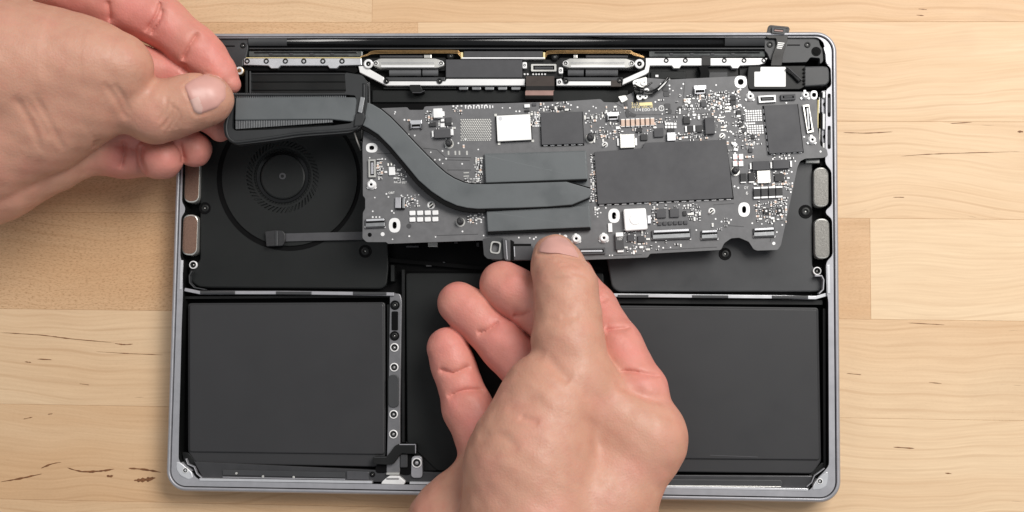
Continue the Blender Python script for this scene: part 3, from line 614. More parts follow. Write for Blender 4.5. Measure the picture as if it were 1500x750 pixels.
# ---- heat sink
bp('heat_plate', rnd([(709, 225), (859, 220.5), (866, 336), (713, 341)], 2), 1.2, 'pipe', .2)
bp('heat_spreader', rnd([(709.5, 226.5), (858, 221), (860.5, 262.5), (711.5, 268)], 1.5), 3.0, 'pipe', .35)
bp('heat_spreader', rnd([(712.5, 309), (863, 301), (864.5, 333), (714.5, 339.5)], 1.5), 3.0, 'pipe', .35)
pipe_px = [(524, 143), (531, 147), (546, 153), (558, 160), (572, 171.6), (589, 189), (606.6, 208), (624, 226), (641, 243), (653, 253.5), (665, 261), (679, 267), (690, 269.3), (712, 269.6), (770, 268), (829, 266), (864, 276), (866, 281), (865, 286), (862, 290), (838, 300), (801, 303), (760, 304.5), (700, 306), (684, 304.5), (669, 301), (651, 293), (632, 280.5), (613, 264), (594, 241), (572, 215), (554, 197), (540, 188), (520, 178)]
bp('heat_pipe', pipe_px, 4.6, 'pipe', .35, 2.4)
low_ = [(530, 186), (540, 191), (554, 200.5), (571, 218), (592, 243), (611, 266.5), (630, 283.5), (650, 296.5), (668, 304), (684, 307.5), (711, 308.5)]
strip('pipe_side_strip', [(v.x, v.y) for v in spl([(x, y, 0) for x, y in low_], 3)], 6, 1.6, 4.0, 'black_deep', lb, .1, B)  # black strips along the heat pipe's edges
strip('pipe_side_strip', [(x + .6, y - .6) for x, y in pipe_px[2:14]], 1.4, 1.6, 4.1, 'black_deep', lb, 0, B)
for a_, b_ in (((711, 269), (860, 263.4)), ((712.5, 307.5), (838, 301)), ((838, 301), (864, 289.5)), ((829, 265.5), (865, 275.5))): strip('pipe_side_strip', [a_, b_], 1.6, 1.6, 4.2, 'black_deep', lb, 0, B)
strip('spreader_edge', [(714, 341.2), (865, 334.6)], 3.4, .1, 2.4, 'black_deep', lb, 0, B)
bp('pipe_foot', [(696, 270), (712, 270), (712, 305), (696, 305)], 2.6, 'pcb_dark', .1)
# pipe end inside the gasket, fins above and below it
bp('heat_pipe_end', rnd([(345, 143), (464, 141.5), (524, 142.5), (524, 179), (483, 174.5), (344, 176)], 2), 5.2, 'pipe', .4, 3)
fv, ff = [], []
def fins(x0, x1, n, ytop, ybot):
    for k in range(n):
        t = k / (n - 1); x = x0 + (x1 - x0) * t; ya, yb = ytop(t), ybot(t)
        if yb - ya < .6: continue
        wd = (x1 - x0) / n * .55
        vs, fs = prism_data([B(x - wd / 2, ya, 4.4), B(x + wd / 2, ya, 4.4), B(x + wd / 2, yb, 4.4), B(x - wd / 2, yb, 4.4)], .003, 0)
        b0 = len(fv); fv.extend(vs); ff.extend([tuple(i + b0 for i in f) for f in fs])
fins(346, 486, 58, lambda t: 174.5, lambda t: 189 - t * 10); fins(342, 506, 60, lambda t: 136.5, lambda t: 143)
tag(link('fin_stack', mesh('fin_stack', fv, ff, 'fin'), lb), kind='stuff')
bp('fin_tray', [(342, 136), (510, 136), (520, 180), (342, 190)], 1.4, 'black_deep', .1, .6)
gk_out = rnd([(341, 137), (335, 160), (327, 184), (329, 198), (336, 208), (348, 212), (400, 206), (440, 200), (512, 194.5), (527, 188), (533, 178), (538, 150), (538, 120), (531, 110), (505, 106), (507, 136)], 4, 3)
gk_in = rnd([(344, 139.5), (341, 165), (340, 188), (345, 191.5), (392, 190), (488, 184), (514, 180.5), (520, 174), (523, 146), (520, 139.5), (506, 138.5)], 2.5, 3)
plate('gasket', gk_out, [gk_in], .5, 5.6, 'rubber', lb, on=B)
gl = [(343, 139), (337, 162), (331.5, 184), (333.5, 199), (340, 206), (350, 208), (400, 201.5), (440, 195.5), (512, 190), (524, 184), (529, 176), (533, 150), (533.5, 122)]
tube('gasket_bead', [B(v.x, v.y, 5.6) for v in spl([(x, y, 0) for x, y in gl], 4)], .75, 'rubber', lb, 8)
bp('gasket_flap', rnd([(506, 107), (528, 110), (534, 124), (522, 141), (507, 139)], 5), 5.2, 'rubber', .6, 3)
bp('gasket_clip', rnd([(524, 164), (528, 141.5), (534.5, 143), (530, 166)], 1), 6.8, 'fin', .2, 4)
bp('gasket_clip', rnd([(520, 166), (533, 164), (535, 172), (530, 184), (518, 186)], 3), 6.6, 'rubber', .5, 4)
tube('wire_rod', [B(519, 194, 2), B(523, 206, 0), B(528.5, 220, -3)], .35, 'steel', lb, 6)
# ---- big packages
sh_ = bp('processor_shield', rnd([(870.5, 222.5), (941, 217), (944.5, 209), (1064, 204.5), (1073.5, 290), (876, 299)], 1), 1.7, 'chip', .15, .5)
def castle(px_a, px_b, n, dy=1.6):             # rim of bright solder tabs under a package
    for k in range(n):
        t = (k + .5) / n; x = px_a[0] + (px_b[0] - px_a[0]) * t; y = px_a[1] + (px_b[1] - px_a[1]) * t
        ang = math.degrees(math.atan2(px_b[1] - px_a[1], px_b[0] - px_a[0]))
        prism('solder_tab', rect(x, y, math.dist(px_a, px_b) / n * .62, 1.5, ang), -.05, .35, 'white_metal', lb, 0, B)
castle((876, 300.6), (1073, 291.8), 18)
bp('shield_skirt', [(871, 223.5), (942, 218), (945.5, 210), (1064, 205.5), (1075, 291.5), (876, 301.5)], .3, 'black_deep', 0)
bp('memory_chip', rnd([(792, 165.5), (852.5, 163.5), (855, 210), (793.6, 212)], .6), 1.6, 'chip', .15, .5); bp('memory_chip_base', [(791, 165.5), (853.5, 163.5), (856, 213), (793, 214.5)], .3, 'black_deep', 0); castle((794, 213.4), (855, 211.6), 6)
bp('storage_chip', rnd([(1119, 155), (1168, 152.5), (1176.5, 222), (1127, 225)], .6), 1.6, 'chip', .15, .5); bp('storage_chip_base', [(1117, 155), (1169, 152.5), (1177.5, 223.5), (1125.5, 226.5)], .3, 'black_deep', 0); castle((1127.5, 225.7), (1176.5, 223), 6); castle((1118, 158), (1125.6, 224), 7)
wsh = bp('wireless_shield', rnd([(727, 169.5), (776.5, 167), (778.5, 204.5), (728.8, 207)], 1), 1.9, 'white_print', .25, .4)
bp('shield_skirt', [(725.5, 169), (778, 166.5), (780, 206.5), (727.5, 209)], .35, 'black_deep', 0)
for (x, y) in ((726, 168.5), (779, 167), (780.5, 206.5), (731, 210.5)): bp('solder_tab', rect(x, y, 3.6, 3.6, ROT), .4, 'steel', 0)
prism('shield_mark', circ(733, 173.5, 3, 14), 1.8, 1.95, 'alu_bright', lb, 0, B)
ws2 = bp('power_shield', rnd([(913, 306), (946, 304.5), (949, 336), (915.5, 338.5)], 3), 2.6, 'white_metal', .5, .3)
prism('shield_emboss', circ(930.5, 321, 8.5, 24), 2.4, 2.85, 'white_metal', lb, .3, B); bp('shield_ear', rect(951, 321.5, 5, 12, ROT), 1.6, 'alu_bright', .2)
# ---- ordinary parts: (name, cx, cy, w, h, height, material)
def chips(rows_):
    for nm, cx, cy, ww, hh, ht, m_ in rows_: bp(nm, rnd(rect(cx, cy, ww, hh, ROT), .6, 2), ht, m_, .12)
chips([('inductor', 641.3, 165.5, 13, 13.5, 2.4, 'white_metal'), ('inductor_foot', 634, 167, 3, 7, .5, 'white_metal'), ('inductor_foot', 649.5, 166.5, 3, 7, .5, 'white_metal'), ('inductor', 648, 195.5, 24, 12.5, 2, 'chip'), ('inductor_foot', 634, 196, 3, 9, 1.2, 'white_metal'), ('inductor_foot', 662, 193.5, 4, 9, 1.2, 'white_metal'),
       ('chip', 634, 182, 10, 6, 1, 'chip_dark'), ('chip', 657, 176, 9, 8, .9, 'pcb_dark'), ('chip', 657, 182, 9, 4, .8, 'chip_dark'), ('capacitor', 648, 176, 5, 4, .7, 'white_metal'), ('capacitor', 648, 183.5, 6, 6, .7, 'white_metal'),
       ('chip', 574, 250.5, 9, 12, .8, 'white_metal'), ('capacitor', 565, 252, 4, 3, .5, 'white_metal'), ('capacitor', 568, 241, 2.5, 4.5, .5, 'steel'), ('capacitor', 573, 240.5, 2.5, 4.5, .5, 'steel'), ('chip', 809, 157.5, 7, 5, .8, 'pcb_dark'), ('chip', 782.5, 153, 6, 4, .6, 'chip'), ('chip', 772, 155, 8, 5, .9, 'white_metal'), ('chip', 772, 162, 7, 3, .8, 'chip_dark'), ('chip', 822, 158.5, 8, 4, .8, 'chip_dark'),
       ('inductor', 919, 206.5, 21, 20, 2.2, 'steel'), ('inductor_foot', 905.5, 208, 3, 11, .8, 'white_metal'), ('inductor_foot', 931.5, 207.5, 3, 11, .8, 'white_metal'), ('chip', 965, 194, 14, 13, 1.1, 'chip'), ('inductor', 983.5, 200, 12, 12, 1.8, 'alu_bright'), ('chip', 983, 191, 10, 5, 1, 'chip_dark'), ('chip', 943.5, 201, 10, 9, 1, 'chip_dark'), ('chip', 936.5, 190.5, 9, 6, 1, 'chip_dark'), ('capacitor', 905, 187, 6, 4, .8, 'white_metal'),
       ('chip', 1006, 176, 10, 10, 1.2, 'chip_dark'), ('chip', 1011, 189, 8, 9.5, 1.2, 'chip_dark'), ('capacitor', 1005, 189, 2.6, 9, .9, 'white_metal'), ('capacitor', 1017, 188, 2.6, 9, .9, 'white_metal'), ('chip', 1024, 188.5, 9, 10, 1.2, 'chip_dark'), ('inductor', 1040, 184, 14, 24, 2.2, 'chip'), ('chip', 1031, 152.5, 8, 8, .9, 'chip'), ('chip', 1074, 143, 8, 7, .9, 'chip_dark'), ('chip', 1074, 150.5, 8, 7, .9, 'chip_dark'),
       ('chip', 1082.5, 165, 7, 6, .8, 'chip_dark'), ('chip', 1088, 173, 5, 7, .8, 'chip'), ('chip', 1085.5, 182.5, 6, 6, .8, 'chip_dark'), ('chip', 1089.5, 190.5, 6, 6, .8, 'chip'), ('chip', 1103, 200.5, 6, 5, .8, 'chip_dark'), ('chip', 1099.5, 220, 6, 6, .8, 'chip'),
       ('inductor', 1115, 242.5, 25, 13, 2, 'chip'), ('inductor_foot', 1100, 243.5, 3, 9, 1, 'white_metal'), ('inductor_foot', 1130, 242, 3, 9, 1, 'white_metal'), ('inductor', 1144.5, 240.5, 24, 12.5, 2, 'chip'), ('inductor_foot', 1158.8, 240, 2.6, 9, 1, 'white_metal'), ('inductor', 1119, 259, 19, 18, 1.9, 'steel'),
       ('capacitor', 1089, 260, 8.5, 12, 1.3, 'chip_dark'), ('capacitor', 1101, 259, 8.5, 12, 1.3, 'chip_dark'), ('capacitor_end', 1089, 267, 8, 2, 1, 'white_metal'), ('capacitor_end', 1101, 266.5, 8, 2, 1, 'white_metal'), ('chip', 1142, 260, 14, 11, 1, 'chip_dark'), ('chip', 1122.5, 309, 7.5, 8.5, 1, 'chip_dark'), ('chip', 1142, 308.5, 7.5, 8.5, 1, 'chip_dark'), ('contact', 1122.5, 309, 3, 3, 1.2, 'white_metal'), ('contact', 1142, 308.5, 3, 3, 1.2, 'white_metal'),
       ('chip', 968.5, 312.5, 14, 13, 1.1, 'chip'), ('chip', 988, 311.5, 13.5, 13, 1.1, 'chip'), ('chip', 1003, 312.5, 5, 7, .8, 'chip_dark'), ('capacitor', 893.8, 333.5, 6, 13, .9, 'white_metal'), ('tantalum_capacitor', 907.5, 353.5, 12, 24, 1.8, 'pcb_dark'), ('capacitor_end', 907.5, 343.5, 11, 6, 1.9, 'white_metal'), ('capacitor_end', 909, 367.5, 9, 4, 1, 'white_metal'), ('chip', 924.5, 348.5, 10, 10, 1, 'chip'), ('chip', 939.5, 350, 10, 10, 1, 'chip'), ('capacitor', 928.5, 370, 3, 5, .7, 'white_metal'), ('capacitor', 939.5, 362, 6, 3.4, .7, 'white_metal')])
for cx, cy in ((1109, 282.5), (1120, 282), (1131, 281.5), (1141.5, 281)):
    bp('capacitor', rnd(rect(cx, cy, 9.6, 10.5, ROT), .6, 2), 1.4, 'chip_dark', .15)
    for dy in (-7.2, 7): bp('capacitor_end', rect(cx, cy + dy, 9.4, 2.6, ROT), 1.2, 'white_metal', .05)
for k in range(7): bp('capacitor', rnd(rect(912.5 + 7.2 * k, 180.2 - .35 * k, 5.4, 9.8, ROT), .6, 2), 1.1, 'tan_part', .15)
for k in range(7):
    for dy in (-5, 4.8): bp('capacitor_end', rect(912.5 + 7.2 * k, 180.2 - .35 * k + dy, 5.2, 1.6, ROT), 1.0, 'white_metal', 0)
for r_ in range(2):
    for k in range(4): bp('contact_pad', rnd(rect(604 + 11.2 * k, 312 + 9.6 * r_ - .2 * k, 8.6, 6.6, ROT), 1.2, 2), .7, 'white_metal', .15)
for k in range(4):
    for dy in (0, 4.6): bp('capacitor', rect(976 + 4.4 * k, 181.4 + dy, 3.2, 3.4, ROT), .7, 'white_metal', 0)
for k in range(6): bp('capacitor', rect(966.5 + 7.6 * k, 327.4 - .35 * k, 5.4, 5, ROT), .8, 'chip', .1)
for cx in (1077, 1085.5):
    for cy in (229.5, 239.5): bp('resistor', rnd(rect(cx, cy, 6.6, 8, ROT), .5, 2), .8, 'white_print', .1)
for cx, cy in ((1081.3, 229.5), (1081.3, 239.5), (1077, 234.5), (1085.5, 234.5)): bp('solder_joint', rect(cx, cy, 2.4, 2.4, ROT), .6, 'red_part', 0)
bp('capacitor', rect(1076.5, 211.5, 7, 5, 30), .9, 'white_metal', .2); bp('capacitor', rect(1078, 219, 6.5, 4, 10), .9, 'white_metal', .2)
# dark adhesive pads by the aerial leads
for px in (rect(975, 129.5, 9, 8), rect(976.5, 137.5, 9, 7.5), rect(977.5, 155.5, 9, 8), rect(979.5, 163, 9, 6), rect(955, 135, 10, 12, 30), rect(917.5, 157, 5, 30, -10), rect(925, 168, 14, 4, 5)): bp('adhesive_pad', rnd(px, 2), .3, 'pcb_dark', .05)
bp('adhesive_pad', circ(995.5, 159.5, 3.8, 16), .2, 'chip_dark', 0); bp('adhesive_pad', circ(599, 331, 3.5, 16), .15, 'pcb_dark', 0)
# ---- connectors
def clip_conn(cx, cy, ww, hh):                 # side-entry connector with bright latch
    c_ = bp('connector', rnd(rect(cx, cy, ww, hh, ROT), .8, 2), 1.1, 'alu_bright', .12)
    prism('connector_mouth', rect(cx, cy + hh * .22, ww * .72, hh * .34, ROT), 1, 1.25, 'black_deep', c_, 0, B)
    for s_ in (-1, 1): prism('connector_leg', rect(cx + s_ * ww * .46, cy + hh * .3, 2, hh * .75, ROT), 0, 1.3, 'chip', c_, .05, B)
    prism('connector_pins', rect(cx, cy + hh * .45, ww * .55, 2, ROT), 0, 1.3, 'alu', c_, 0, B)
clip_conn(609.3, 181.5, 17, 11); clip_conn(898, 169.5, 18, 11); clip_conn(1025.5, 131, 18, 12)
def fpc(cx, cy, ww, hh):                       # flat cable socket: slot, flip bar, tabs
    c_ = bp('cable_socket', rnd(rect(cx, cy, ww, hh, ROT), .6, 2), 1.1, 'chip', .1)
    prism('socket_bar', rect(cx, cy + hh * .16, ww * .96, hh * .42, ROT), 1, 1.5, 'fin', c_, .15, B); prism('socket_slot', rect(cx, cy - hh * .14, ww * .92, hh * .16, ROT), 1, 1.25, 'black_deep', c_, 0, B)
    prism('socket_lip', rect(cx, cy - hh * .38, ww * .9, hh * .22, ROT), 1, 1.4, 'alu_bright', c_, .1, B)
    for s_ in (-1, 1): prism('socket_tab', rect(cx + s_ * ww * .49, cy + hh * .42, 2, 3, ROT), 0, .6, 'white_metal', c_, 0, B)
fpc(549.5, 327, 29, 13); fpc(983.5, 343.5, 57, 14.5); fpc(1039.5, 344, 24, 13.5); fpc(1119.5, 340.5, 31, 13.5)
def mezz(px, m_='steel', core='plate_mid'):    # board to board connector: frame, well, core
    c = Vector((sum(p[0] for p in px) / 4, sum(p[1] for p in px) / 4)); sc = lambda f, g: [tuple(c + Vector(((p[0] - c.x) * f, (p[1] - c.y) * g))) for p in px]
    wd = max(p[0] for p in px) - min(p[0] for p in px); hh = max(p[1] for p in px) - min(p[1] for p in px)
    fx_, fy_ = (1 - 5 / wd), (1 - 5 / hh)
    c_ = plate('plug_socket', px, [sc(fx_, fy_)], -.1, 1.3, m_, lb, on=B)
    prism('socket_well', sc(fx_, fy_), -.1, .5, 'black_deep', c_, 0, B); prism('socket_core', sc(1 - 9 / wd if wd > 18 else .34, 1 - 9 / hh if hh > 18 else .3), .3, 1.15, core, c_, .1, B)
mezz([(1111, 140.5), (1136, 139), (1136.5, 149), (1112, 150.5)], 'white_metal'); mezz([(1144, 138.5), (1165, 137.5), (1165.5, 145.5), (1144.5, 146.5)], 'chip', 'chip')
mezz([(1176, 154), (1185, 153), (1192, 193), (1183, 195)], 'steel', 'fin'); mezz(rect(545, 246.5, 10.5, 26, -1), 'steel', 'alu'); mezz([(846, 364), (886.5, 362.5), (887, 371.5), (846.5, 373)], 'chip', 'alu_bright')
bp('plug_socket', rnd(rect(583, 297, 8.5, 16, 1), 1), 1.2, 'alu', .2); bp('socket_side', rect(591, 297.5, 4, 15, 1), 1.0, 'fin', .2); bp('socket_slot', rect(588.3, 297.5, 1.4, 15, 1), 1.2, 'black_deep', 0); bp('socket_slot', rect(586, 305.5, 13, 1.6, 1), 1.25, 'black_deep', 0)
# ---- standoffs, posts, clips
for x, y, r_ in ((544.5, 271, 6.8), (844, 350, 7), (884.5, 349, 7), (1098.5, 142, 6), (1179.5, 140, 5.6), (1189, 205.5, 6)):
    put('standoff', 'standoff', x, y, 0, r_ * .95, lb, B, 1.6)
    for a in (35, 145, 265): prism('standoff_foot', rect(x + 6.6 * math.cos(math.radians(a)), y + 6.6 * math.sin(math.radians(a)), 3, 3.4, a), 0, .5, 'white_metal', lb, 0, B)
for x, y, r_ in ((658, 210, 5.2), (674.5, 324.5, 5.2), (865, 201.5, 5.6), (1077, 250, 5)):
    put('post', 'rubber_post', x, y, 0, r_, lb, B, 1.6); plate('post_pad', circ(x, y + 1, r_ + 1.6, 14), [circ(x, y + 1, r_ - .5, 14)], -.05, .2, 'steel', lb, on=B)
for x, y, r_ in ((631.5, 300.5, 6), (886, 212, 4.6), (1058, 199.5, 4.8), (1042.5, 309.5, 5.2)):
    c_ = put('ringpad', 'ground_clip', x, y, .1, r_, lb, B, 2); prism('clip_slot', rnd(rect(x, y, r_ * .55, r_ * 1.3, 15), 1), .1, .9, 'black_deep', lb, .1, B); strip('clip_spring', [(x - r_ * .5, y + r_ * .4), (x + r_ * .5, y - r_ * .4)], 1.5, .5, 1.4, 'steel', lb, 0, B)
# ---- edge bracket that the thumb presses on
bk = plate('edge_bracket', rnd([(707, 350), (720, 347), (736, 348), (740, 351), (741, 378), (735, 380), (714, 379), (709, 374)], 2.5), [rnd(rect(725.8, 362.5, 10, 13, 8), 3)], .2, 1.8, 'plate_mid', lb, on=B)
plate('bracket_eyelet', rnd(rect(725.8, 362.5, 15, 18, 8), 5), [rnd(rect(725.8, 362.5, 11, 14, 8), 4)], 1.6, 2.2, 'steel', lb, on=B)
prism('bracket_fold', rnd([(736, 349), (743, 350), (747.5, 353), (747.5, 382), (741, 382), (738, 378)], 1.5), .2, 3.4, 'chip', lb, .4, B); strip('bracket_ridge', [(741, 352), (743, 380)], 1.4, 3.2, 3.7, 'alu', lb, .1, B)
bp('bracket_gap', [(748, 351), (753, 354), (753, 381), (748, 382)], .5, 'black_deep', .05); bp('bracket_gap', box(752.5, 357, 778, 360), .4, 'black_deep', .02)
bp('edge_plate', rnd(box(752.5, 360.5, 780, 381), 1), .9, 'chip', .2); strip('plate_edge', [(753.2, 361), (754, 376)], 1.2, .8, 1.2, 'alu_bright', lb, 0, B)
# ---- aerial leads
for pts in ([(929, 130, 2.4), (938, 131, 3.2), (950, 134, 2.6), (962, 130, 2.6), (972, 121, 3), (979, 112.5, 2.5)], [(931, 137, 2.2), (942, 137, 3), (955, 137, 2.4), (966, 130.5, 2.6), (976, 121, 3), (981, 113.5, 2.5)], [(929, 124, 2.4), (940, 129, 3.2), (947, 126, 2.6), (955, 121, 2)]):
    tube('aerial_lead', [B(v.x, v.y, v.z) for v in spl(pts, 6)], .42, 'black_gloss', lb, 8)
tube('aerial_lead', [B(v.x, v.y, v.z) for v in spl([(964, 132, 2.6), (972, 124, 3.2), (981, 115.5, 2.6)], 6)], .35, 'white_print', lb, 8)
for x, y, r_ in ((931, 121, 4), (943, 121, 4.4), (947, 133, 4.2), (937, 141.5, 4.6), (945, 141, 3.8)):
    plate('lead_plug', circ(x, y, r_, 14), [circ(x + .6, y, r_ * .38, 10)], .1, 2.0, 'white_metal', lb, on=B)
bp('lead_plate', rnd([(929, 117), (947, 112), (948, 126), (938, 130), (928, 127)], 2), 1.4, 'steel', .2); bp('lead_plug_body', circ(933.5, 131.5, 5, 14), 2.6, 'black', .2); bp('lead_cover', [(929, 128), (933, 128), (932, 150), (929, 150)], .8, 'black_deep', 0)
bp('lead_tab', rnd([(905, 141), (916, 139), (920, 146), (911, 151)], 2), .9, 'steel', .2)
# ---- writing on the board
def text(s_, px, py, hpx, h, m_, rot=ROT, wid=None):
    cu = bpy.data.curves.new('t', 'FONT'); cu.body = s_; cu.size = 1; ob = bpy.data.objects.new('t', cu); C.objects.link(ob)
    dg = bpy.context.evaluated_depsgraph_get(); me = bpy.data.meshes.new_from_object(ob.evaluated_get(dg)); bpy.data.objects.remove(ob)
    xs = [v.co.x for v in me.vertices]; W_ = max(xs) - min(xs); k = hpx / .7; kx = (wid / W_) if wid else k; c, s = math.cos(math.radians(rot)), math.sin(math.radians(rot))
    for v in me.vertices:
        x, y = v.co.x * kx, -v.co.y * k; v.co = B(px + x * c - y * s, py + x * s + y * c, h)
    me.materials.clear(); me.materials.append(M[m_]); me.name = 'board_print'
    return link('board_print', me, lb)
text('312', 924.5, 154, 4.2, .06, 'gold_print', wid=10); text('AV-0', 925, 158.8, 4.2, .06, 'gold_print', wid=12); text('174', 929, 163, 4, .06, 'white_print', wid=8.5); text('E00-16', 940, 163, 4.4, .06, 'white_print', wid=22); text('UNC 08', 940, 158.4, 4, .06, 'gold_print', wid=16)
bp('gold_pad', rnd([(936, 150.5), (955, 149.5), (956, 154), (937, 155)], 1), .12, 'gold_print', 0)
plate('print_ring', circ(969, 158.5, 4.2, 18), [circ(969, 158.5, 3.2, 18)], -.02, .07, 'white_print', lb, on=B); text('T', 967.4, 160.6, 4, .06, 'white_print')
for s_, x, y, h_, w_ in (('NCB', 577, 268.5, 3, 10), ('107', 588, 269, 3.4, 7), ('OBT', 569, 284, 3, 9), ('L6', 901, 318, 2.6, 3), ('Dbb', 1092, 213, 3.6, 13), ('OY', 1090, 277, 4, 6), ('6', 1092.5, 285, 5, 3), ('107', 904, 352, 4, 7)): text(s_, x, y, h_, 2.05 if s_ == '107' and x > 800 else .06, 'white_print', wid=w_)
# ---- the sea of tiny passives and test points, too small to pick apart
vs_, fs_, fm_ = [], [], []; mats_ = ['white_metal', 'chip_dark', 'tan_part', 'steel', 'chip']
rr = random.Random(11)
def tiny(cx, cy, ww, hh, ht, mi, rot=ROT):
    v, f = prism_data([B(x, y, ht) for x, y in rect(cx, cy, ww, hh, rot)], (ht + .05) / 1000, 0); b0 = len(vs_); vs_.extend(v); fs_.extend([tuple(i + b0 for i in q) for q in f]); fm_.extend([mi] * len(f))
def dot(cx, cy, r_=1.25, ht=.12):
    v, f = prism_data([B(x, y, ht) for x, y in circ(cx, cy, r_, 8)], (ht + .05) / 1000, 0); b0 = len(vs_); vs_.extend(v); fs_.extend([tuple(i + b0 for i in q) for q in f]); fm_.extend([0] * len(f))
def passive(x, y, vert):
    L_, W_ = rr.choice(((3.6, 2.0), (4.4, 2.4), (3.0, 1.7), (5.2, 2.8))); b_ = rr.choice((1, 1, 4, 2, 3)); ro = ROT + (90 if vert else 0); c, s = math.cos(math.radians(ro)), math.sin(math.radians(ro)); ht = rr.uniform(.3, .7)
    tiny(x, y, L_ * .62, W_, ht, b_, ro)
    for sg in (-1, 1): tiny(x + sg * L_ * .4 * c, y + sg * L_ * .4 * s, L_ * .22, W_ * .95, ht * .95, 0, ro)
def cluster(x0, y0, x1, y1, n, pitch=5.0, dots=.3):
    done = []; n = int(n * 1.6); pitch *= .86
    for _ in range(n * 6):
        if len(done) >= n: break
        x = x0 + round(rr.uniform(0, x1 - x0) / (pitch * .5)) * pitch * .5; y = y0 + round(rr.uniform(0, y1 - y0) / (pitch * .5)) * pitch * .5
        if any(abs(x - a) < pitch * .75 and abs(y - b_) < pitch * .62 for a, b_ in done): continue
        done.append((x, y)); y2 = y - (x - (x0 + x1) / 2) * .045
        if rr.random() < dots: dot(x, y2, rr.choice((1.0, 1.3)))
        else: passive(x, y2, (int((x - x0) / (pitch * 2.5)) + int((y - y0) / (pitch * 3))) % 2 == 0)
for a in [(624, 163, 634, 180, 7), (641, 175, 664, 190, 6), (664, 158, 676, 166, 4), (696, 232, 706, 262, 26, 3.6), (682, 262, 704, 268, 8, 3.6), (686, 312, 708, 328, 12, 4, .7), (775, 163, 790, 185, 10), (790, 152, 818, 163, 13), (815, 150, 838, 162, 8), (852, 166, 884, 176, 7), (862, 180, 906, 205, 16), (866, 226, 874, 296, 34, 3.6, .5), (872, 302, 880, 318, 4, 4, .8), (925, 183, 960, 196, 10), (955, 172, 992, 180, 8), (990, 190, 1036, 205, 17), (1003, 138, 1018, 165, 10), (1020, 140, 1044, 160, 18, 4.4), (1040, 135, 1084, 158, 34, 4.6), (1044, 156, 1062, 180, 8), (1074, 156, 1094, 200, 20, 4.6), (1092, 196, 1114, 212, 10), (1088, 206, 1104, 232, 6), (1066, 205, 1080, 226, 7), (1098, 250, 1110, 272, 7), (1134, 248, 1162, 272, 13), (1108, 296, 1152, 325, 36, 4.6, .15), (1136, 290, 1156, 300, 8, 4.2), (952, 298, 966, 330, 11), (972, 300, 1008, 306, 7, 4.4), (1008, 300, 1026, 322, 15, 4.4), (915, 338, 952, 370, 20), (588, 284, 614, 302, 15, 4.2, .5), (552, 234, 560, 262, 12, 3.4), (576, 240, 596, 264, 12, 4, .4), (826, 176, 866, 182, 3), (1128, 268, 1160, 292, 3), (1152, 262, 1162, 282, 5), (950, 352, 1000, 366, 6), (1044, 318, 1076, 340, 6), (1108, 268, 1150, 274, 6), (960, 120, 1000, 150, 6, 6, .6), (1128, 228, 1160, 234, 5), (1000, 168, 1036, 174, 7), (890, 180, 912, 200, 6), (560, 164, 600, 200, 4, 6, .8), (625, 200, 690, 222, 6, 6, .7), (1046, 180, 1070, 204, 7), (968, 136, 1004, 168, 6, 5, .5), (884, 152, 920, 166, 5)]: cluster(*a)
for x0, y0, nx, ny, dx, dy in ((1093, 163, 7, 5, 3.5, 3.4), (1095, 185, 7, 4, 3.6, 3.4), (1092, 181, 5, 1, 3.2, 3), (784, 168, 3, 6, 3.2, 3.3), (664, 155.5, 9, 1, 6, 3)):
    for i in range(nx):
        for j in range(ny): tiny(x0 + i * dx + j * .25, y0 + j * dy - i * .14, 2.4, 2.2, .3, 0)
for k in range(11): tiny(682 + k * 6.4 * .62, 157.3 - k * .1, 1.6, 5 if k % 2 else 3.4, .15, 0)
for i in range(14):
    for j in range(13): tiny(675.5 + i * 3.2 + (j % 2) * 1.6, 175.5 + j * 2.5 - i * .03, 2.0, 1.7, .2, 3, 45)
for x, y in ((579, 164), (592.5, 175.5), (607.5, 198.5), (631, 223), (637, 234), (644, 234), (648.5, 239.5), (653.5, 232.5), (677, 240), (700.5, 219), (736, 158), (747, 158), (756, 163), (761, 163), (869, 156), (873, 158), (846, 157), (863, 162.5), (1001, 123), (998, 129.5), (1049, 124.5), (1041, 133), (981, 130), (1084.5, 131), (1122, 148), (1152, 150.5), (1178, 200.5), (1202, 222), (1165, 236), (1142, 230), (1071, 231), (1076, 273), (1081.5, 275), (1105, 301), (1113, 300), (1102, 327), (1071, 322), (1116, 328), (1131, 327.5), (1138, 340), (1146, 329.5), (875, 307), (880, 311.5), (920, 340), (887.5, 304.5), (1020, 337), (930.5, 364), (546, 309.5), (549, 289.5), (566, 284), (569, 288.5), (574, 309), (577, 312), (575, 350.5), (638, 347), (677.5, 339), (599.5, 346), (546, 318), (551, 318), (556, 318), (708.5, 345), (760, 348), (776, 348.5), (782, 350), (785, 347.5), (820, 343), (541.5, 231), (560, 232.5), (564.5, 233), (1006, 148), (1064, 179), (1071.5, 193.5), (893, 374), (897, 374)): dot(x, y, rr.uniform(1.0, 1.5))
for x, y, r_ in ((560.5, 343, 3), (1133.5, 356.5, 2.4), (828, 346.6, 3)): dot(x, y, r_)
for (x, y) in ((683, 253), (683, 258), (1066, 158), (1066, 163), (1056, 172), (1056, 177), (1060, 186), (1060, 190.5), (1008, 145), (1008, 149), (657, 224), (667, 224), (673, 224), (684, 224), (857, 172), (867, 171.5), (873.5, 171), (883, 170.5)): tiny(x, y, 8 if x > 680 and x != 684 and x < 850 or x > 900 else 2.4, 1.6 if x > 680 and x != 684 and x < 850 or x > 900 else 6, .12, 3)
tag(link('passive_components', mesh('passive_components', vs_, fs_, mats_, fm_), lb), kind='stuff')
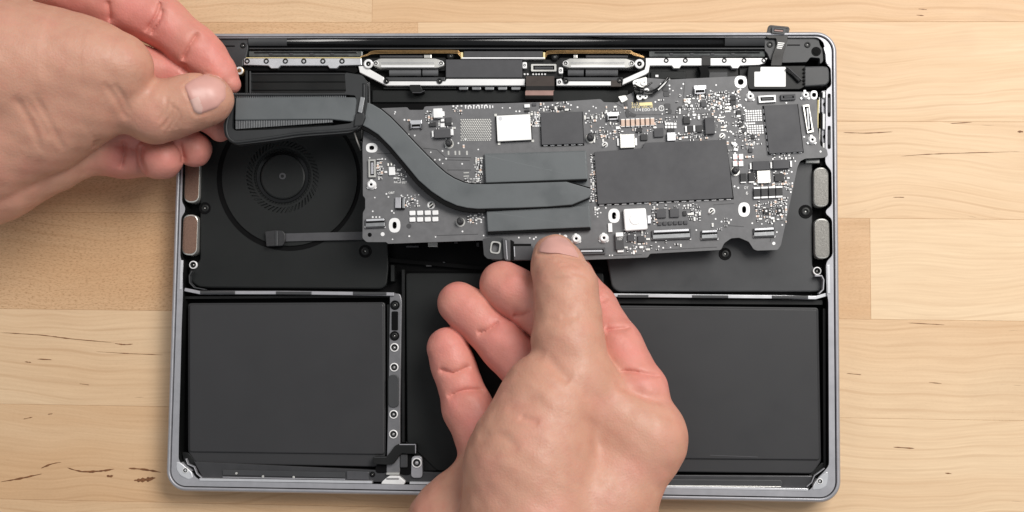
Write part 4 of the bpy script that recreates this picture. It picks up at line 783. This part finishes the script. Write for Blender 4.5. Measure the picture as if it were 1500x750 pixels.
# ================================================================== HANDS (implicit surface, one skin each)
def skin_material():
    m = bpy.data.materials.new('skin'); m.use_nodes = True; nt = m.node_tree; N = nt.nodes; L = nt.links; b = N['Principled BSDF']
    at = N.new('ShaderNodeAttribute'); at.attribute_name = 'pink'; tc = N.new('ShaderNodeTexCoord')
    def noise(sc, d=4):
        n = N.new('ShaderNodeTexNoise'); n.inputs['Scale'].default_value = sc; n.inputs['Detail'].default_value = d; L.new(tc.outputs['Object'], n.inputs['Vector']); return n.outputs['Fac']
    def mr(v, a, c, lo, hi):
        n = N.new('ShaderNodeMapRange'); n.inputs[1].default_value = a; n.inputs[2].default_value = c; n.inputs[3].default_value = lo; n.inputs[4].default_value = hi; L.new(v, n.inputs[0]); return n.outputs[0]
    def mix(f, a, bb):
        n = N.new('ShaderNodeMix'); n.data_type = 'RGBA'; L.new(f, n.inputs[0])
        for i, v in ((6, a), (7, bb)):
            if isinstance(v, tuple): n.inputs[i].default_value = v + (1,)
            else: L.new(v, n.inputs[i])
        return n.outputs[2]
    bl = N.new('ShaderNodeMath'); bl.operation = 'ADD'; bl.use_clamp = True; L.new(at.outputs['Fac'], bl.inputs[0]); L.new(mr(noise(45), .3, .7, -.34, .34), bl.inputs[1])
    col = mix(bl.outputs[0], lin((199, 149, 127)), lin((215, 138, 127)))
    col = mix(mr(noise(160, 5), .45, .75, 0, .30), col, lin((180, 112, 96)))
    col = mix(mr(noise(25, 3), .5, .75, 0, .30), col, lin((206, 162, 140)))
    L.new(col, b.inputs['Base Color'])
    b.inputs['Subsurface Weight'].default_value = .15; b.inputs['Subsurface Radius'].default_value = (1, .38, .22); b.inputs['Subsurface Scale'].default_value = .0011
    b.inputs['Specular IOR Level'].default_value = .42; L.new(mr(noise(300, 3), .3, .7, .42, .58), b.inputs['Roughness'])
    vo = N.new('ShaderNodeTexVoronoi'); vo.inputs['Scale'].default_value = 1100; L.new(tc.outputs['Object'], vo.inputs['Vector'])
    ad = N.new('ShaderNodeMath'); ad.operation = 'MULTIPLY_ADD'; L.new(noise(420, 5), ad.inputs[0]); ad.inputs[1].default_value = 2.2; L.new(vo.outputs['Distance'], ad.inputs[2])
    bp_ = N.new('ShaderNodeBump'); bp_.inputs['Strength'].default_value = .16; bp_.inputs['Distance'].default_value = .00045; L.new(ad.outputs[0], bp_.inputs['Height']); L.new(bp_.outputs[0], b.inputs['Normal'])
    M['skin'] = m
skin_material()
CAMn = np.array(CAM)
def W(px, py, z): return np.array(P(px, py, z)) * 1000.0
def rpx(r, z): return r / F * (CAM.z - z)
def chain(pts):                                # [(px,py,z,rpx)] -> list of tapered capsules (mm)
    q = [(W(x, y, z), rpx(r, z)) for x, y, z, r in pts]
    return [(q[i][0], q[i + 1][0], q[i][1], q[i + 1][1]) for i in range(len(q) - 1)]
def cone(p, c):
    a, b, r1, r2 = c; ba = b - a; pa = p - a
    t = np.clip(pa @ ba / max(ba @ ba, 1e-6), 0, 1).astype(np.float32)
    return np.sqrt(((pa - t[:, None] * ba) ** 2).sum(1)) - (r1 + (r2 - r1) * t)
def smin(a, b, k):
    h = np.maximum(k - np.abs(a - b), 0) / k; return np.minimum(a, b) - h * h * k * .25
class Hand:
    def __init__(s, top, low, fingers, kp=9., kf=.4, kin=3., ku=1.2, kt=3.):
        # top: thumb and its mound; low: rest of the palm, blended with the four fingers; the two meet in a fold
        s.top = [chain(c) for c in top[0]]; s.thumb = chain(top[1]); s.low = [chain(c) for c in low]; s.fing = [chain(c) for c in fingers]
        s.grooves = []; s.kp, s.kf, s.kin, s.ku, s.kt = kp, kf, kin, ku, kt
    def union(s, p, chains, k):
        d = None
        for ch in chains:
            for c in ch: e = cone(p, c); d = e if d is None else smin(d, e, k)
        return d
    def parts(s, p):
        t = smin(s.union(p, s.top, s.kp), s.union(p, [s.thumb], s.kin), s.kt); lw = s.union(p, s.low, s.kp); f = None
        for ch in s.fing:
            g = s.union(p, [ch], s.kin); f = g if f is None else smin(f, g, s.kf)
        return t, lw, f
    def sdf(s, p, grooves=True):
        t, lw, f = s.parts(p); r = smin(t, smin(lw, f, 5.), s.ku)
        r = r + .22 * np.sin(p[:, 0] * .42 + p[:, 1] * .2) * np.sin(p[:, 1] * .37 + 1.3) * np.sin(p[:, 2] * .4)
        if grooves:
            for pl, dep, wd in s.grooves:
                lo, hi = pl.min(0) - 6, pl.max(0) + 6
                k = np.nonzero(((p > lo) & (p < hi)).all(1))[0]
                if len(k) == 0: continue
                q = p[k]; dd = np.full(len(k), 1e9); u = np.zeros(len(k)); ns = len(pl) - 1
                for i, off in [(i, o_) for i in range(ns) for o_ in ((0., 1., 1.9) if dep > 1.5 else (0.,))]:
                    ba = pl[i + 1] - pl[i]; inw = pl[i] - CAMn; inw = inw / np.linalg.norm(inw) * off; t = np.clip((q - pl[i] - inw) @ ba / max(ba @ ba, 1e-6), 0, 1); e = ((q - pl[i] - inw - t[:, None] * ba) ** 2).sum(1)
                    m = e < dd; dd[m] = e[m]; u[m] = (i + t[m]) / ns
                fade = np.clip(np.minimum(u, 1 - u) * 5, 0, 1)          # creases run out towards their ends
                r[k] += dep * fade * (np.exp(-np.sqrt(dd) / wd) if dep > 1.5 else np.exp(-dd / (wd * wd))) + ((.35 * fade * np.exp(-dd / 7.)) if dep > 1.5 else 0)
        return r
    def hit(s, pxs, grooves=False):            # where camera rays through photo points meet the skin
        dirs = np.array([np.array(ray(x, y).normalized()) for x, y in pxs]); t = np.full(len(pxs), CAM.z - 100.) / -dirs[:, 2]
        for _ in range(90):
            d = s.sdf((CAMn + dirs * t[:, None]).astype(np.float32), grooves); t += np.clip(d, -2, 20) * .8
        return CAMn + dirs * t[:, None]
    def groove(s, pts, depth, width):
        q = s.hit([(v.x, v.y) for v in spl([(x, y, 0) for x, y in pts], 5)]).astype(np.float32); runs = [[q[0]]]
        for a, b in zip(q[:-1], q[1:]):           # a crease never jumps from one finger to another
            if np.linalg.norm(b - a) > 4.5 or b[2] < 6: runs.append([])
            runs[-1].append(b)
        big = depth >= .7
        run = max(runs, key=len)
        if len(run) > 2: s.grooves.append((np.array(run), depth * (2.3 if big else 2.0), width * (.8 if big else 1.05)))
    def build(s, name, lo, hi, h=.48):
        lo, hi = np.array(lo, float), np.array(hi, float); Bk = 12
        n = (np.ceil((hi - lo) / h / Bk).astype(int)) * Bk; nb = n // Bk
        ci = np.stack(np.meshgrid(*[np.arange(k) for k in nb], indexing='ij'), -1).reshape(-1, 3)
        cen = (lo + (ci + .5) * Bk * h).astype(np.float32); dc = s.sdf(cen, False)
        G = np.empty(tuple(n), np.float32); keep = np.abs(dc) < Bk * h * .87 * 1.25 + 2.5
        G.reshape(nb[0], Bk, nb[1], Bk, nb[2], Bk)[...] = np.sign(dc).reshape(nb[0], 1, nb[1], 1, nb[2], 1) * 9
        loc = np.stack(np.meshgrid(*[np.arange(Bk)] * 3, indexing='ij'), -1).reshape(-1, 3); kb = ci[keep]
        for i in range(0, len(kb), 60):
            sub = kb[i:i + 60]; idx = sub[:, None, :] * Bk + loc[None]; val = s.sdf((lo + idx.reshape(-1, 3) * h).astype(np.float32))
            for j, c in enumerate(sub): G[c[0] * Bk:(c[0] + 1) * Bk, c[1] * Bk:(c[1] + 1) * Bk, c[2] * Bk:(c[2] + 1) * Bk] = val[j * Bk ** 3:(j + 1) * Bk ** 3].reshape(Bk, Bk, Bk)
        for ax in range(3):                    # close the forearm where the block ends
            sl = [slice(None)] * 3
            for e in (0, -1): sl[ax] = e; G[tuple(sl)] = np.maximum(G[tuple(sl)], .5)
        # surface nets
        I = G < 0; m = [k - 1 for k in n]; acc = np.zeros(tuple(m) + (3,), np.float32); cnt = np.zeros(tuple(m), np.float32)
        corner = [(a, b, c) for a in (0, 1) for b in (0, 1) for c in (0, 1)]
        mixed = np.zeros(tuple(m), bool); first = I[:m[0], :m[1], :m[2]]
        for a, b, c in corner: mixed |= I[a:a + m[0], b:b + m[1], c:c + m[2]] != first
        cells = np.argwhere(mixed); pos = np.zeros((len(cells), 3)); num = np.zeros(len(cells))
        gv = lambda o: G[cells[:, 0] + o[0], cells[:, 1] + o[1], cells[:, 2] + o[2]]
        for o in corner:
            for ax in range(3):
                if o[ax]: continue
                o2 = list(o); o2[ax] = 1; v0, v1 = gv(o), gv(o2); x = (v0 < 0) != (v1 < 0); t = np.where(x, v0 / np.where(x, v0 - v1, 1), 0)
                q = np.array(o, float)[None].repeat(len(cells), 0); q[:, ax] += t; pos[x] += q[x]; num[x] += 1
        V = lo + (cells + pos / num[:, None]) * h
        ids = np.full(tuple(m), -1, np.int64); ids[tuple(cells.T)] = np.arange(len(cells)); F_ = []
        for ax in range(3):
            u, v = [(1, 2), (2, 0), (0, 1)][ax]; sl0 = [slice(None)] * 3; sl1 = [slice(None)] * 3; sl0[ax] = slice(0, -1); sl1[ax] = slice(1, None)
            e = np.argwhere(I[tuple(sl0)] != I[tuple(sl1)]); e = e[(e[:, u] > 0) & (e[:, v] > 0) & (e[:, u] < m[u]) & (e[:, v] < m[v])]
            def at_(du, dv):
                k = e.copy(); k[:, u] -= du; k[:, v] -= dv; return ids[tuple(k.T)]
            q = np.stack([at_(0, 0), at_(1, 0), at_(1, 1), at_(0, 1)], 1); ins = I[tuple(e.T)]; q[~ins] = q[~ins][:, ::-1]; F_.append(q)
        F_ = np.concatenate(F_); F_ = F_[(F_ >= 0).all(1)]
        for _ in range(1):                     # light fairing
            S_ = np.zeros_like(V); c_ = np.zeros(len(V))
            for i in range(4): np.add.at(S_, F_[:, i], V[F_[:, (i + 1) % 4]]); np.add.at(c_, F_[:, i], 1); np.add.at(S_, F_[:, i], V[F_[:, i - 1]]); np.add.at(c_, F_[:, i], 1)
            V = V * .7 + .3 * S_ / np.maximum(c_, 1)[:, None]
        t, lw, f = s.parts(V.astype(np.float32)); pink = np.clip((np.minimum(t, lw + 3) - f) / 9. + .26, 0, .85)
        me = bpy.data.meshes.new(name); me.from_pydata((V / 1000).tolist(), [], F_.tolist()); me.materials.append(M['skin'])
        me.polygons.foreach_set('use_smooth', [True] * len(me.polygons)); a = me.attributes.new('pink', 'FLOAT', 'POINT'); a.data.foreach_set('value', pink.astype(np.float32)); me.update()
        return link(name, me)
    def nail(s, poly, parent, lun=None, th=.55):
        q = rnd(poly, 4, 8); c = Vector((sum(p[0] for p in q) / len(q), sum(p[1] for p in q) / len(q))); rings = (0.0, .12, .24, .36, .46, .55, .63, .70, .77, .84, .9, .97, 1.03); pts = []
        for r_ in rings:
            for p in (q if r_ else [tuple(c)]): pts.append(tuple(c + (Vector(p) - c) * r_))
        H = s.hit(pts); up = CAMn - H; up /= np.linalg.norm(up, axis=1)[:, None]; n = len(q); vs = []; k = 0
        for r_ in rings:
            hgt = th * (1 if r_ < .85 else .9 if r_ < .95 else .55 if r_ < 1 else -.5)
            for _ in range(n if r_ else 1): vs.append((H[k] + up[k] * hgt) / 1000); k += 1
        fs = [(0, 1 + i, 1 + (i + 1) % n) for i in range(n)]; fm = [0] * n
        for r_ in range(len(rings) - 2):
            for i in range(n): a = 1 + r_ * n; fs.append((a + i, a + n + i, a + n + (i + 1) % n, a + (i + 1) % n)); fm.append(0)
        me = mesh('fingernail', vs, fs, ['nail', 'lunula'], None, True)
        if lun:
            for f in me.polygons:
                x, y = proj(f.center)
                if lun(x, y): f.material_index = 1
        return link('fingernail', me, parent)

# ---- hand coming in from the top left, pinching the gasket
lh = Hand(top=([[(181, 98, 60, 43), (150, 98, 60, 57), (100, 100, 59, 80), (20, 105, 60, 105), (-130, 125, 62, 120)],
                [(168, 142, 53, 46), (125, 152, 54, 58), (60, 180, 54, 72), (-30, 215, 54, 88), (-130, 250, 55, 95)]],
               [(306, 146, 44, 37), (286, 149, 45, 41), (258, 157, 46, 43), (228, 164, 47, 46.5), (180, 146, 50, 46)]),
          low=[[(130, 215, 34, 40), (70, 235, 40, 44), (0, 262, 45, 56), (-130, 320, 50, 70)]],
          fingers=[[(338, 124, 31, 15), (322, 108, 30.5, 26), (300, 84, 31, 32), (283, 70, 32, 35), (238, 32, 34, 37), (165, 4, 36, 42), (90, -25, 38, 50)],     # index
                   [(322, 190, 26, 18), (300, 165, 26, 24), (262, 112, 28, 26), (200, 98, 32, 36)],                             # middle
                   [(284, 219, 22.5, 26.5), (265, 208, 24, 26), (222, 195, 27, 29), (150, 190, 32, 36)],                          # ring
                   [(222, 231, 22.5, 30), (182, 224, 24, 37), (125, 212, 31, 42)], [(240, 233, 31, 28), (233, 232, 30, 29.5), (226, 222, 29, 27)]])
for pts, dp, wd in (([(158, 0), (161, 20), (160, 40)], .9, 1.0), ([(235, 2), (230, 20), (212, 48)], 1.0, .8), ([(238, 12), (234, 30), (220, 52)], .9, .7), ([(292, 47), (278, 66), (267, 90)], .9, 1.0), ([(268, 92), (274, 108)], .5, 1.2),
                    ([(252, 150), (250, 170), (236, 190)], .5, .8), ([(258, 155), (257, 172), (246, 192)], .45, .7), ([(244, 140), (243, 160), (232, 180)], .35, .8), ([(262, 160), (263, 176), (256, 190)], .3, .7),
                    ([(150, 120), (166, 140), (177, 158), (186, 176)], .34, 1.3), ([(166, 122), (180, 142), (189, 166)], .3, 1.2), ([(20, 140), (45, 180), (60, 225)], .34, 1.5), ([(46, 132), (75, 185), (95, 222)], .34, 1.5), ([(36, 140), (60, 178), (74, 205)], .2, 1.2),
                    ([(181, 204), (182, 222), (176, 248)], .9, 1.1), ([(207, 212), (206, 235), (214, 256)], .9, 1.0), ([(143, 205), (136, 225)], .6, 1.4), ([(262, 205), (268, 225), (267, 240)], .8, 1.0)): lh.groove(pts, dp, wd)
nl = [(271, 126), (283, 117), (303, 108), (322, 112), (331, 124), (331, 144), (318, 158), (292, 167), (285, 163), (277, 143)]
nb = [(v.x, v.y) for v in spl([(322, 113, 0), (303, 106.5, 0), (283, 116, 0), (270, 126, 0), (276, 144, 0), (284, 165, 0), (292, 169, 0), (318, 160, 0)], 4)]
lh.grooves.append((lh.hit(nb).astype(np.float32), .55, .8))
lo = P(-110, 330, 40) * 1000; hi = P(375, -110, 40) * 1000
left_hand = lh.build('hand', (lo.x, lo.y, 8), (hi.x, hi.y, 96))
tag(left_hand, "bare hand pinching the black gasket corner at the fan, thumbnail facing up", 'hand')
lh.nail(nl, left_hand, lambda x, y: (x - 290) ** 2 / 100 + (y - 156) ** 2 / 190 < 1 and (x - 271) * .92 - (y - 126) * .38 < 12)

# ---- hand coming in from the bottom, thumb on the board edge
rh = Hand(top=([[(800, 566, 53, 50), (782, 640, 55, 76)], [(850, 560, 52, 46), (806, 600, 54, 68), (776, 690, 56, 90), (776, 800, 58, 100), (772, 890, 58, 106)],
                [(944, 640, 46, 54), (930, 660, 46, 56), (880, 740, 48, 74), (850, 890, 52, 90)],
                [(850, 555, 50, 42), (905, 615, 47, 46), (944, 640, 46, 54)]],
               [(812, 375, 35, 32), (817, 390, 39, 38), (829, 422, 45, 45.5), (832, 460, 48, 47), (832, 500, 51, 52), (838, 550, 52, 58)]),
          low=[[(712, 680, 34, 38), (672, 770, 35, 68), (690, 890, 38, 80)], [(944, 638, 44, 50), (860, 660, 36, 60), (740, 700, 34, 50)]],
          fingers=[[(822, 372, 14, 26), (838, 402, 16, 28), (872, 450, 24, 31), (905, 508, 34, 36), (934, 575, 42, 43), (946, 632, 45, 50)],          # index, under the board
                   [(736, 416, 24, 34), (752, 428, 25, 36), (795, 455, 28, 38), (860, 520, 34, 40)],                               # middle
                   [(672, 444, 22, 31.5), (690, 458, 22, 33), (738, 506, 25, 35), (790, 560, 32, 40)],                             # ring
                   [(656, 510, 22, 31), (664, 535, 22, 31), (686, 600, 24, 36), (722, 670, 29, 44)]], ku=2.0)                      # little
for pts, dp, wd in (([(885, 484), (905, 482), (938, 479)], .9, 1.0), ([(890, 548), (920, 544), (968, 552)], .9, 1.0), ([(880, 442), (890, 434)], .6, 1.0), ([(900, 560), (930, 575), (975, 590)], .6, 2.0),
                    ([(810, 382), (830, 383), (850, 392)], .2, .8), ([(835, 400), (850, 402), (864, 408)], .22, .9), ([(820, 388), (835, 388)], .18, .9), ([(800, 412), (830, 408), (858, 414)], .18, 1.0), ([(820, 465), (850, 462)], .2, 1.4), ([(800, 470), (840, 472)], .15, 1.4),
                    ([(642, 540), (665, 546), (690, 535)], .8, 1.1), ([(655, 582), (680, 572), (712, 572)], .8, 1.1), ([(697, 488), (715, 484), (732, 470)], .7, 1.1), ([(750, 462), (765, 462), (780, 456)], .7, 1.1),
                    ([(700, 640), (735, 638), (760, 660)], .3, 2.0), ([(760, 610), (790, 620)], .3, 1.4), ([(740, 600), (800, 580)], .2, 2.0), ([(800, 520), (820, 545), (835, 560)], .4, 2.2)): rh.groove(pts, dp, wd)
nr = [(789, 369), (792, 357), (802, 348), (816, 345), (830, 350), (841, 362), (849, 378), (836, 374.5), (818, 371), (802, 371)]
rh.grooves.append((rh.hit([(v.x, v.y) for v in spl([(788, 362, 0), (787, 371, 0), (802, 373, 0), (818, 373.2, 0), (836, 377, 0), (850, 380, 0)], 4)]).astype(np.float32), .5, .8))
lo = P(570, 870, 40) * 1000; hi = P(1030, 325, 40) * 1000
right_hand = rh.build('hand', (lo.x, lo.y, 5), (hi.x, hi.y, 92))
tag(right_hand, "bare hand over the batteries, its thumb pressing on the logic board's edge", 'hand')
rh.nail(nr, right_hand, None)
